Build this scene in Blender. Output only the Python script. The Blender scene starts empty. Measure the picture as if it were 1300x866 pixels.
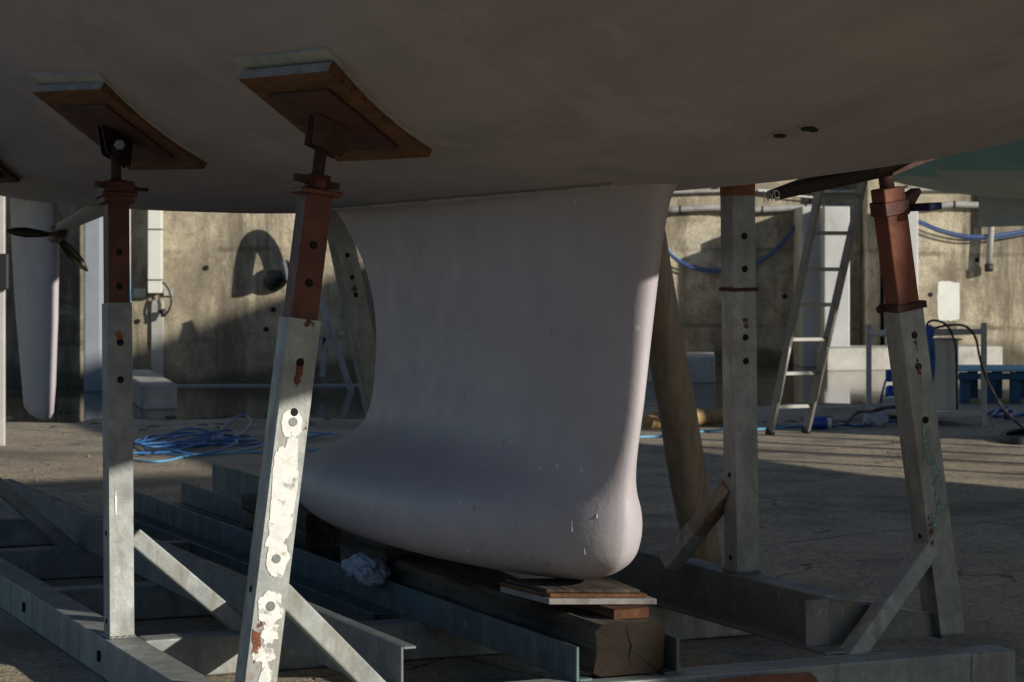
import bpy, bmesh, math, random
from mathutils import Vector, Matrix, noise
R = math.radians
C = bpy.context.scene.collection
sc = bpy.context.scene
random.seed(7)

# ------------------------------------------------------------------ camera
F = 2870.0; CH = 1.3; HY = 345.0          # focal length in photo pixels, eye height, horizon row
cam = bpy.data.cameras.new('camera'); co = bpy.data.objects.new('camera', cam); C.objects.link(co)
co.location = (0, 0, CH); co.rotation_euler = (R(90), 0, 0)
cam.sensor_width = 36; cam.lens = 36 * F / 1300
cam.shift_y = -(433 - HY) / 1300
cam.clip_start = 0.1; cam.clip_end = 1500
cam.dof.use_dof = True; cam.dof.focus_distance = 6.6; cam.dof.aperture_fstop = 11
sc.camera = co

# ------------------------------------------------------------------ light
EL = 17.0
Lh = Vector((0.812, -0.583)).normalized()
L = Vector((Lh.x * math.cos(R(EL)), Lh.y * math.cos(R(EL)), math.sin(R(EL))))
w = bpy.data.worlds.new('World'); sc.world = w; w.use_nodes = True
nt = w.node_tree; bg = nt.nodes['Background']
sky = nt.nodes.new('ShaderNodeTexSky'); sky.sky_type = 'NISHITA'; sky.sun_disc = False
sky.sun_elevation = R(EL); sky.ozone_density = 3.0; sky.dust_density = 0.4; sky.sun_rotation = math.atan2(Lh.x, Lh.y)
nt.links.new(sky.outputs[0], bg.inputs[0]); bg.inputs[1].default_value = 0.072
sl = bpy.data.lights.new('sun', 'SUN'); so = bpy.data.objects.new('sun', sl); C.objects.link(so)
sl.energy = 5.0; sl.angle = R(0.7); sl.color = (1.0, 0.93, 0.81)
so.location = (20, -15, 10); so.rotation_euler = L.to_track_quat('Z', 'Y').to_euler()
sc.view_settings.view_transform = 'Standard'; sc.view_settings.look = 'None'
sc.view_settings.exposure = 0.10; sc.view_settings.gamma = 1
sc.view_settings.use_curve_mapping = False
sc.render.engine = 'CYCLES'

# ------------------------------------------------------------------ frames of reference
D = Vector((0.405, -0.914, 0)).normalized()      # cradle / yacht axis, towards the bow
N = Vector((-D.y, D.x, 0))                        # across, away from the camera side
O = Vector((0.34, 6.5, 0))
UP = Vector((0, 0, 1))
def SN(s, n, z=0.0): return O + D * s + N * n + UP * z
def P(px, py, Y): return Vector(((px - 650) / F * Y, Y, CH - (py - HY) / F * Y))
def G(px, py, z=0.0):
    return P(px, py, F * (CH - z) / (py - HY))
def lerp(a, b, t): return a + (b - a) * t
def interp(x, xs, ys):
    if x <= xs[0]: return ys[0]
    for i in range(len(xs) - 1):
        if x <= xs[i + 1]:
            return lerp(ys[i], ys[i + 1], (x - xs[i]) / (xs[i + 1] - xs[i]))
    return ys[-1]
def smooth_interp(x, xs, ys):                     # Catmull-Rom through the table
    if x <= xs[0]: return ys[0]
    if x >= xs[-1]: return ys[-1]
    i = max(k for k in range(len(xs) - 1) if xs[k] <= x)
    h = xs[i + 1] - xs[i]; t = (x - xs[i]) / h
    def sl_(k):
        if k <= 0: return (ys[1] - ys[0]) / (xs[1] - xs[0])
        if k >= len(xs) - 1: return (ys[-1] - ys[-2]) / (xs[-1] - xs[-2])
        return (ys[k + 1] - ys[k - 1]) / (xs[k + 1] - xs[k - 1])
    m0 = sl_(i) * h; m1 = sl_(i + 1) * h
    return (2*t**3-3*t**2+1)*ys[i] + (t**3-2*t**2+t)*m0 + (-2*t**3+3*t**2)*ys[i+1] + (t**3-t**2)*m1

# ------------------------------------------------------------------ materials
class NB:
    def __init__(s, name):
        s.m = bpy.data.materials.new(name); s.m.use_nodes = True
        s.t = s.m.node_tree; s.b = s.t.nodes['Principled BSDF']
        s.tc = s.t.nodes.new('ShaderNodeTexCoord')
    def n(s, typ, **kw):
        x = s.t.nodes.new(typ)
        for k, v in kw.items(): setattr(x, k, v)
        return x
    def link(s, a, b): s.t.links.new(a, b)
    def coord(s, scale=(1,1,1), rot=(0,0,0)):
        mp = s.n('ShaderNodeMapping'); mp.inputs['Scale'].default_value = scale; mp.inputs['Rotation'].default_value = rot
        s.link(s.tc.outputs['Object'], mp.inputs[0]); return mp.outputs[0]
    def noise(s, scale, detail=6, rough=0.6, vec=None, dist=0.0):
        x = s.n('ShaderNodeTexNoise'); x.inputs['Scale'].default_value = scale
        x.inputs['Detail'].default_value = detail; x.inputs['Roughness'].default_value = rough
        x.inputs['Distortion'].default_value = dist
        s.link(vec if vec else s.coord(), x.inputs['Vector']); return x.outputs['Fac']
    def ramp(s, fac, lo, hi, a=0.0, b=1.0):
        x = s.n('ShaderNodeMapRange'); x.clamp = True
        for i, v in zip((1,2,3,4), (lo, hi, a, b)): x.inputs[i].default_value = v
        s.link(fac, x.inputs[0]); return x.outputs[0]
    def math(s, op, a, b=None):
        x = s.n('ShaderNodeMath', operation=op)
        for i, v in enumerate((a, b)):
            if v is None: continue
            if isinstance(v, (int, float)): x.inputs[i].default_value = v
            else: s.link(v, x.inputs[i])
        return x.outputs[0]
    def mix(s, fac, a, b, mode='MIX'):
        x = s.n('ShaderNodeMix', data_type='RGBA', blend_type=mode)
        if isinstance(fac, (int, float)): x.inputs[0].default_value = fac
        else: s.link(fac, x.inputs[0])
        for i, v in ((6, a), (7, b)):
            if isinstance(v, tuple): x.inputs[i].default_value = (*v, 1)
            else: s.link(v, x.inputs[i])
        return x.outputs[2]
    def color(s, c):
        if isinstance(c, tuple): s.b.inputs['Base Color'].default_value = (*c, 1)
        else: s.link(c, s.b.inputs['Base Color'])
    def rough(s, r):
        if isinstance(r, (int, float)): s.b.inputs['Roughness'].default_value = r
        else: s.link(r, s.b.inputs['Roughness'])
    def metal(s, v): s.b.inputs['Metallic'].default_value = v
    def bump(s, h, strength=0.3, dist=0.01):
        x = s.n('ShaderNodeBump'); x.inputs['Strength'].default_value = strength; x.inputs['Distance'].default_value = dist
        s.link(h, x.inputs['Height']); s.link(x.outputs[0], s.b.inputs['Normal'])

def basic(name, c, rough=0.5, metal=0.0, var=0.25, scale=8.0, bump=0.15, bscale=60.0, dirt=None, spec=0.5):
    b = NB(name)
    c2 = tuple(x * (1 - var) for x in c)
    col = b.mix(b.ramp(b.noise(scale), 0.3, 0.7), c, c2)
    if dirt: col = b.mix(b.ramp(b.noise(scale * 0.6, 8, 0.75), 0.52, 0.68, 0, 0.8), col, dirt)
    b.color(col); b.rough(b.ramp(b.noise(scale * 2), 0.2, 0.8, rough - 0.08, min(1, rough + 0.1))); b.metal(metal)
    b.b.inputs['Specular IOR Level'].default_value = spec
    if bump: b.bump(b.noise(bscale, 4), bump, 0.004)
    return b.m

def galv(name, base=(0.335,0.36,0.355), rust=0.0, green=0.0):
    b = NB(name)
    v = b.n('ShaderNodeTexVoronoi'); v.inputs['Scale'].default_value = 45; b.link(b.coord((1,1,0.6)), v.inputs['Vector'])
    sp = b.n('ShaderNodeSeparateColor'); b.link(v.outputs['Color'], sp.inputs[0])
    col = b.mix(sp.outputs[0], tuple(x*0.86 for x in base), tuple(min(1,x*1.1) for x in base))
    col = b.mix(b.ramp(b.noise(3.5, 7, .75), .38, .64, 0, .85), col, tuple(x*0.50 for x in base))
    col = b.mix(b.ramp(b.noise(90, 3, .7), .62, .72, 0, .5), col, (0.12,0.10,0.085))
    # white-rust and grime drips running down
    col = b.mix(b.ramp(b.noise(14, 5, .6, b.coord((1,1,.12))), .52, .66, 0, .7), col, (0.19,0.175,0.14))
    col = b.mix(b.ramp(b.noise(30, 6, .7, b.coord((1,1,.3))), .62, .70, 0, .55), col, (0.55,0.55,0.53))
    if rust: col = b.mix(b.ramp(b.noise(5, 8, .75, b.coord((1,1,.45))), .72-rust, .80-rust, 0, .95), col, (0.20,0.075,0.022))
    if green: col = b.mix(b.ramp(b.noise(4, 5, .6, b.coord((1,1,.4))), .62-green, .72-green, 0, .7), col, (0.24,0.42,0.38))
    b.color(col); b.metal(0.25); b.rough(b.ramp(b.noise(12), .3, .7, .45, .7))
    b.bump(b.math('ADD', b.noise(70, 4), b.math('MULTIPLY', b.noise(9, 3), 2.0)), .22, .004)
    return b.m

def hullmat():
    b = NB('hull_primer')
    col = b.mix(b.ramp(b.noise(1.2, 5, .6), .3, .7), (0.37,0.333,0.335), (0.31,0.28,0.285))
    # long sanding / roller bands running fore and aft
    vec = b.coord((1,1,1), (0,0,-math.atan2(D.y, D.x)))
    mp = b.n('ShaderNodeMapping'); mp.inputs['Scale'].default_value = (0.25, 3.5, 3.5); b.link(vec, mp.inputs[0])
    col = b.mix(b.ramp(b.noise(1.6, 6, .65, mp.outputs[0]), .35, .65, 0, .55), col, (0.235,0.212,0.21))
    col = b.mix(b.ramp(b.noise(22, 6, .7), .66, .74, 0, .35), col, (0.45,0.41,0.38))
    col = b.mix(b.ramp(b.noise(1.4, 8, .75), .52, .58, 0, .5), col, (0.40,0.35,0.335))
    mp2 = b.n('ShaderNodeMapping'); mp2.inputs['Scale'].default_value = (1.2, 40, 40); b.link(b.coord((1,1,1), (0,0,-math.atan2(D.y, D.x)-.12)), mp2.inputs[0])
    col = b.mix(b.ramp(b.noise(1.0, 3, .5, mp2.outputs[0]), .70, .76, 0, .35), col, (0.44,0.40,0.39))
    b.color(col); b.rough(.55); b.b.inputs['Specular IOR Level'].default_value = .35
    b.bump(b.math('ADD', b.noise(35, 5, .6), b.math('MULTIPLY', b.noise(6, 4, .6, mp.outputs[0]), 1.5)), .25, .005)
    return b.m
def keelmat():
    b = NB('keel_primer')
    col = b.mix(b.ramp(b.noise(2.2, 5, .6), .3, .7), (0.46,0.425,0.455), (0.39,0.362,0.395))
    col = b.mix(b.ramp(b.noise(4, 5, .6, b.coord((1,1,.15))), .5, .75, 0, .25), col, (0.48,0.44,0.46))
    # scraped, chalky patch low down and scattered nicks
    z = b.n('ShaderNodeSeparateXYZ'); b.link(b.tc.outputs['Object'], z.inputs[0])
    low = b.ramp(z.outputs[2], .12, .0, 0, 1)
    sc_ = b.math('MULTIPLY', low, b.ramp(b.noise(28, 8, .8), .5, .62))
    col = b.mix(b.math('MULTIPLY', sc_, .9), col, (0.25,0.21,0.19))
    nick = b.n('ShaderNodeTexVoronoi'); nick.inputs['Scale'].default_value = 9; b.link(b.coord((1,1,.8)), nick.inputs['Vector'])
    col = b.mix(b.ramp(nick.outputs['Distance'], .07, .05, 0, .55), col, (0.75,0.74,0.72))
    lowm = b.ramp(z.outputs[2], .42, .10, 0, 1)
    scr = b.math('MULTIPLY', b.ramp(b.noise(34, 5, .7, b.coord((1,1,.16))), .62, .70), lowm)
    col = b.mix(b.math('MULTIPLY', scr, .5), col, (0.66,0.65,0.64))
    grub = b.math('MULTIPLY', b.ramp(b.noise(7, 8, .75, b.coord((1,1,.5))), .48, .7), lowm)
    col = b.mix(b.math('MULTIPLY', grub, .35), col, (0.33,0.30,0.29))
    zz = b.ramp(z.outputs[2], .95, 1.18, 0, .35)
    col = b.mix(b.math('MULTIPLY', zz, b.ramp(b.noise(2.5, 6, .7), .35, .65)), col, (0.36,0.31,0.29))  # keel top browned: dimness under the hull put into the colour
    b.color(col); b.rough(b.ramp(b.noise(9), .3, .7, .45, .6)); b.b.inputs['Specular IOR Level'].default_value = .35
    h = b.math('ADD', b.math('MULTIPLY', b.noise(18, 6, .7), 1.0), b.math('MULTIPLY', b.noise(5, 3, .5, b.coord((1,1,.4))), 1.5))
    b.bump(b.math('ADD', h, b.math('MULTIPLY', b.noise(110, 3, .6), .35)), .32, .006)
    return b.m
def wallmat(name, c=(0.52,0.45,0.33), dark=(0.13,0.11,0.085)):
    b = NB(name)
    col = b.mix(b.ramp(b.noise(1.1, 9, .72), .40, .60), c, tuple(x*.50 for x in c))
    col = b.mix(b.ramp(b.noise(1.9, 8, .7, b.coord((1,1,.12))), .47, .60, 0, .88), col, dark)        # water streaks
    col = b.mix(b.ramp(b.noise(1.9, 9, .75, b.coord((1,1,.45)), .8), .54, .66, 0, .75), col, (0.62,0.58,0.48))   # lime bloom
    z = b.n('ShaderNodeSeparateXYZ'); b.link(b.tc.outputs['Object'], z.inputs[0])
    # tide band: darker, damp lower metre with a wavy border
    h = b.math('ADD', z.outputs[2], b.math('MULTIPLY', b.noise(.8, 6, .6), .8))
    col = b.mix(b.ramp(h, 1.55, 1.35, 0, .15), col, tuple(x*.75 for x in dark))
    col = b.mix(b.ramp(h, .66, .54, 0, .75), col, (0.045,0.042,0.030))
    # board-marked lifts
    lift = b.n('ShaderNodeTexWave', wave_type='BANDS', bands_direction='Z', wave_profile='SIN'); lift.inputs['Scale'].default_value = .30; lift.inputs['Distortion'].default_value = 1.2; lift.inputs['Detail Scale'].default_value = .6
    b.link(b.coord(), lift.inputs['Vector'])
    line = b.math('MULTIPLY', b.ramp(lift.outputs['Fac'], .985, 1.0), b.ramp(b.noise(1.3), .4, .6))
    col = b.mix(b.math('MULTIPLY', line, .6), col, (0.09,0.08,0.06))
    col = b.mix(b.ramp(b.noise(38, 6, .8), .46, .62, 0, .5), col, (0.12,0.105,0.075))
    col = b.mix(b.ramp(b.noise(4.5, 8, .75, b.coord((1,1,.6))), .52, .62, 0, .6), col, (0.14,0.12,0.085))
    col = b.mix(b.ramp(b.noise(19, 6, .8), .60, .72, 0, .6), col, (0.52,0.47,0.36))
    sp = b.n('ShaderNodeTexVoronoi'); sp.inputs['Scale'].default_value = 5.5; b.link(b.coord(), sp.inputs['Vector'])
    col = b.mix(b.ramp(sp.outputs['Distance'], .06, .04, 0, .6), col, (0.6,0.56,0.48))
    col = b.mix(b.ramp(b.noise(1.7, 7, .7, b.coord((1,1,.22))), .56, .70, 0, .75), col, dark)
    b.color(col); b.rough(.9); b.b.inputs['Specular IOR Level'].default_value = .2
    b.bump(b.math('ADD', b.noise(25, 8, .7), b.math('MULTIPLY', line, -1.0)), .5, .02)
    return b.m
def groundmat():
    b = NB('yard_ground')
    n1 = b.noise(.35, 8, .62); n2 = b.noise(2.2, 9, .7); n3 = b.noise(16, 8, .75)
    col = b.mix(b.ramp(n1, .38, .62), (0.47,0.385,0.27), (0.37,0.305,0.22))
    col = b.mix(b.ramp(n2, .42, .7, 0, .75), col, (0.20,0.17,0.13))
    col = b.mix(b.ramp(n3, .47, .66, 0, .7), col, (0.12,0.10,0.078))
    ag = b.n('ShaderNodeTexVoronoi'); ag.inputs['Scale'].default_value = 75; b.link(b.coord(), ag.inputs['Vector'])
    sp = b.n('ShaderNodeSeparateColor'); b.link(ag.outputs['Color'], sp.inputs[0])
    col = b.mix(b.ramp(sp.outputs[0], .55, 1, 0, .7), col, (0.46,0.40,0.33))
    col = b.mix(b.ramp(sp.outputs[1], .75, 1, 0, .7), col, (0.06,0.05,0.045))
    # cracks: warped cell borders, only some of them open
    wv = b.n('ShaderNodeVectorMath', operation='ADD')
    nz = b.n('ShaderNodeTexNoise'); nz.inputs['Scale'].default_value = 1.3; nz.inputs['Detail'].default_value = 6
    b.link(b.coord(), nz.inputs['Vector'])
    sc2 = b.n('ShaderNodeVectorMath', operation='SCALE'); sc2.inputs['Scale'].default_value = 1.1
    b.link(nz.outputs['Color'], sc2.inputs[0]); b.link(b.coord(), wv.inputs[0]); b.link(sc2.outputs[0], wv.inputs[1])
    cr = b.n('ShaderNodeTexVoronoi', feature='DISTANCE_TO_EDGE'); cr.inputs['Scale'].default_value = .33; b.link(wv.outputs[0], cr.inputs['Vector'])
    crack = b.math('MULTIPLY', b.ramp(cr.outputs[0], .0045, .001), b.ramp(b.noise(.9), .50, .56))
    col = b.mix(b.math('MULTIPLY', crack, .85), col, (0.03,0.027,0.022))
    # cast bay joints
    br = b.n('ShaderNodeTexBrick'); br.inputs['Scale'].default_value = 1; br.offset = 0
    for k, v in (('Brick Width', 4.6), ('Row Height', 3.9), ('Mortar Size', .012), ('Mortar Smooth', .3)): br.inputs[k].default_value = v
    wj = b.n('ShaderNodeVectorMath', operation='ADD'); sj = b.n('ShaderNodeVectorMath', operation='SCALE'); sj.inputs['Scale'].default_value = .10
    b.link(nz.outputs['Color'], sj.inputs[0]); b.link(b.coord((1,1,1), (0,0,R(-38))), wj.inputs[0]); b.link(sj.outputs[0], wj.inputs[1]); b.link(wj.outputs[0], br.inputs['Vector'])
    jt = b.math('MULTIPLY', br.outputs['Fac'], b.ramp(n2, .35, .5, .5, 1))
    col = b.mix(b.math('MULTIPLY', jt, .7), col, (0.05,0.045,0.035))
    # damp, moss and pale cement wash
    col = b.mix(b.ramp(b.noise(.7, 7, .65), .50, .60, 0, .55), col, (0.105,0.092,0.07))
    col = b.mix(b.ramp(b.noise(1.1, 8, .7, b.coord((1,1.4,1), (0,0,.6))), .58, .66, 0, .6), col, (0.15,0.15,0.07))
    col = b.mix(b.ramp(b.noise(1.7, 9, .75, b.coord((1,2.2,1), (0,0,.2))), .57, .66, 0, .55), col, (0.42,0.38,0.31))
    # rusty bleeding and oil
    col = b.mix(b.ramp(b.noise(1.6, 6, .6), .68, .74, 0, .5), col, (0.16,0.085,0.045))
    b.color(col); b.rough(b.ramp(n2, .3, .7, .95, .7)); b.b.inputs['Specular IOR Level'].default_value = .3
    h = b.math('ADD', b.math('MULTIPLY', n3, 1.0), b.math('MULTIPLY', ag.outputs['Distance'], .5))
    h = b.math('ADD', h, b.math('MULTIPLY', b.math('ADD', crack, jt), -2.0))
    b.bump(h, .55, .012)
    return b.m
def watermat():
    b = NB('standing_water')
    b.color((0.035,0.032,0.024)); b.rough(.07); b.b.inputs['IOR'].default_value = 1.33
    b.b.inputs['Specular IOR Level'].default_value = .9
    b.bump(b.noise(5, 5, .6, b.coord((1,.25,1))), .35, .006)
    return b.m
def woodmat(name, c, dark, scale=1.0, axis=D):
    b = NB(name)
    vec = b.coord((1,1,1), (0,0,-math.atan2(axis.y, axis.x)))
    mp = b.n('ShaderNodeMapping'); mp.inputs['Scale'].default_value = (0.9*scale, 16*scale, 16*scale); b.link(vec, mp.inputs[0])
    g = b.noise(1.6, 7, .65, mp.outputs[0], .6)
    col = b.mix(b.ramp(g, .38, .64), c, dark)
    col = b.mix(b.ramp(b.noise(3*scale, 6, .7), .5, .7, 0, .7), col, tuple(x*.45 for x in dark))
    if 'end' in name:
        wv = b.n('ShaderNodeTexWave', wave_type='RINGS', rings_direction='SPHERICAL'); wv.inputs['Scale'].default_value = 22; wv.inputs['Distortion'].default_value = 3; wv.inputs['Detail'].default_value = 3
        mo = b.n('ShaderNodeMapping'); mo.inputs['Location'].default_value = (-.28,.72,-.06); b.link(b.coord(), mo.inputs[0]); b.link(mo.outputs[0], wv.inputs['Vector'])
        col = b.mix(b.ramp(wv.outputs['Fac'], .5, .9, 0, .25), col, tuple(x*.4 for x in c))
    b.color(col); b.rough(.85); b.b.inputs['Specular IOR Level'].default_value = .2
    b.bump(g, .6, .006)
    return b.m
def polemat():
    b = NB('weathered_pole')
    g = b.noise(9, 7, .65, b.coord((1,1,.07)), .4)
    col = b.mix(b.ramp(g, .38, .64), (0.33,0.25,0.165), (0.16,0.115,0.08))
    col = b.mix(b.ramp(b.noise(4, 6, .7, b.coord((1,1,.4))), .55, .7, 0, .7), col, (0.32,0.26,0.19))
    b.color(col); b.rough(.85); b.bump(g, .7, .01); return b.m

def patchy(m, scale, lo, hi):
    t = m.node_tree; tc = t.nodes.new('ShaderNodeTexCoord'); n = t.nodes.new('ShaderNodeTexNoise'); n.inputs['Scale'].default_value = scale; n.inputs['Detail'].default_value = 6
    mr = t.nodes.new('ShaderNodeMapRange'); mr.inputs[1].default_value = lo; mr.inputs[2].default_value = hi
    t.links.new(tc.outputs['Object'], n.inputs['Vector']); t.links.new(n.outputs['Fac'], mr.inputs[0]); t.links.new(mr.outputs[0], t.nodes['Principled BSDF'].inputs['Alpha'])
    return m
M = dict(
    hull=hullmat(), keel=keelmat(), ground=groundmat(), water=watermat(),
    wall=wallmat('stained_concrete'), wall2=wallmat('stained_concrete_far', (0.58,0.51,0.38), (0.15,0.13,0.095)),
    galv=galv('galvanised_steel', rust=.10), rustbr=galv('rusted_galvanised_steel', (.30,.27,.22), rust=.27), galvr=galv('galvanised_steel_rusty', rust=.16), galvg=galv('galvanised_steel_green', (.32,.35,.34), rust=.08, green=.05),
    galvd=galv('galvanised_steel_dull', (.17,.185,.195), rust=.08),
    red=basic('red_oxide_paint', (0.125,0.028,0.013), .6, .0, .6, 9, .4, 40, (0.045,0.018,0.013)),
    redl=basic('red_oxide_lit', (0.22,0.058,0.022), .65, 0, .6, 8, .4, 40, (0.07,0.022,0.014)),  # brighter copy of the red paint with sunlight put into its colour
    reddark=basic('rusty_steel_dark', (0.075,0.030,0.022), .8, .1, .5, 20, .5, 60, (0.03,0.016,0.013)),
    orange=basic('orange_rust', (0.30,0.12,0.045), .75, 0, .5, 10, .3, 50, (0.10,0.04,0.02)),
    mint=galv('blue_green_painted_steel', (.095,.145,.16), rust=.09),
    ply=woodmat('plywood_face', (0.17,0.085,0.038), (0.085,0.042,0.022), 1.6),
    plyred=basic('red_brown_plate', (0.085,0.026,0.018), .8, 0, .5, 9, .3, 40, (0.035,0.014,0.011)),
    plyedge=basic('plywood_edge', (0.30,0.28,0.27), .8, 0, .4, 22, .3, 80, (0.10,0.09,0.09)),
    foam=basic('pale_backing_sheet', (0.42,0.42,0.38), .8, 0, .3, 7, .2, 40, (0.22,0.22,0.20)),
    timber=woodmat('old_timber', (0.12,0.098,0.08), (0.028,0.022,0.019)),
    timberend=woodmat('timber_end_grain', (0.019,0.013,0.009), (0.010,0.010,0.006), .6, UP.cross(D)),  # dark brown end grain, deepened further to carry its shade
    brick=woodmat('orange_brown_wood', (0.13,0.062,0.03), (0.08,0.03,0.018)),
    pole=polemat(),
    logm=woodmat('yellow_timber', (0.42,0.29,0.13), (0.26,0.17,0.08), 1, Vector((1,.1,0))),
    concl=basic('pale_concrete', (0.42,0.41,0.38), .85, 0, .3, 4, .5, 30, (0.20,0.20,0.17), .2),
    concb=basic('cast_concrete_pier', (0.50,0.51,0.51), .85, 0, .18, 3, .4, 30, (0.30,0.30,0.29), .2),
    concs=basic('bluish_shade_concrete', (0.27,0.30,0.34), .85, 0, .2, 3, .4, 30),  # blue-grey tone puts the pier's shade into the colour
    alu=basic('aluminium', (0.28,0.285,0.27), .42, .35, .25, 10, .1, 60, (0.22,0.21,0.18)),
    white=basic('white_paint', (0.72,0.72,0.70), .6, 0, .08, 12, .4, 40),
    splash=patchy(basic('flaking_white_paint', (0.70,0.70,0.68), .6, 0, .25, 30, .5, 50, (0.62,0.61,0.58)), 34, .30, .42),
    whitepatch=basic('white_wall_paint', (0.68,0.70,0.66), .7, 0, .15, 8, .3, 40),
    greyp=basic('grey_cabinet_paint', (0.62,0.62,0.57), .5, 0, .1, 5, .05, 50),
    frame=basic('off_white_frame', (0.50,0.49,0.47), .5, 0, .2, 8, .1, 50),
    black=basic('black_rubber', (0.022,0.022,0.024), .55, 0, .3, 12, .2, 60),
    hole=basic('hole_dark', (0.006,0.005,0.005), .95, 0, .1, 8, 0),
    bluer=basic('blue_hose', (0.022,0.12,0.33), .45, 0, .3, 14, .2, 60),
    cabb=basic('blue_cable_sheath', (0.045,0.09,0.26), .5, 0, .2, 9, 0),
    cabl=basic('pale_blue_cable_sheath', (0.22,0.30,0.46), .5, 0, .2, 9, 0),
    bluel=basic('light_blue_hose', (0.11,0.32,0.50), .45, 0, .2, 14, .1, 60),
    bluep=basic('blue_plastic', (0.012,0.06,0.42), .4, 0, .2, 9, .1, 40),
    navy=basic('navy_cloth', (0.02,0.028,0.085), .85, 0, .3, 9, .3, 40),
    pallet=basic('pale_blue_paint', (0.24,0.52,0.66), .65, 0, .25, 6, .3, 40, (0.10,0.20,0.25)),
    palletd=basic('dark_blue_paint', (0.03,0.10,0.19), .7, 0, .3, 6, .3, 40),
    brown=basic('dark_brown_boards', (0.045,0.032,0.025), .85, 0, .4, 8, .4, 30),
    cloth=basic('white_rag', (0.44,0.48,0.56), .9, 0, .15, 14, .5, 90, (0.20,0.30,0.52)),
    bronze=basic('dull_bronze', (0.10,0.085,0.060), .42, .7, .3, 12, .1, 50),
    pvc=basic('grey_conduit', (0.38,0.38,0.37), .5, 0, .25, 6, .1, 40, (0.16,0.15,0.14)),
    teal=basic('teal_antifouling', (0.22,0.44,0.42), .7, 0, .2, 3, .2, 30, (0.12,0.25,0.25)),
    hull2=basic('grey_antifouling', (0.46,0.53,0.52), .7, 0, .2, 2.5, .2, 30, (0.38,0.45,0.44)),
    gel=basic('white_gelcoat', (0.75,0.75,0.73), .3, 0, .05, 2, 0),
    shedm=basic('dark_corrugated_cladding', (0.10,0.10,0.095), .7, 0, .3, 1, .1, 20),
    roofm=basic('corrugated_roof', (0.16,0.15,0.14), .7, 0, .3, 1, .1, 20),
    stone=basic('loose_stone', (0.30,0.27,0.23), .9, 0, .3, 20, .4, 60),
    rustpaint=patchy(basic('rust_stain', (0.22,0.075,0.03), .9, 0, .4, 40, .2, 60), 55, .42, .62),
    tealpaint=patchy(basic('turquoise_smear', (0.26,0.42,0.39), .7, 0, .3, 30, .2, 60), 45, .45, .62),
)

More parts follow.
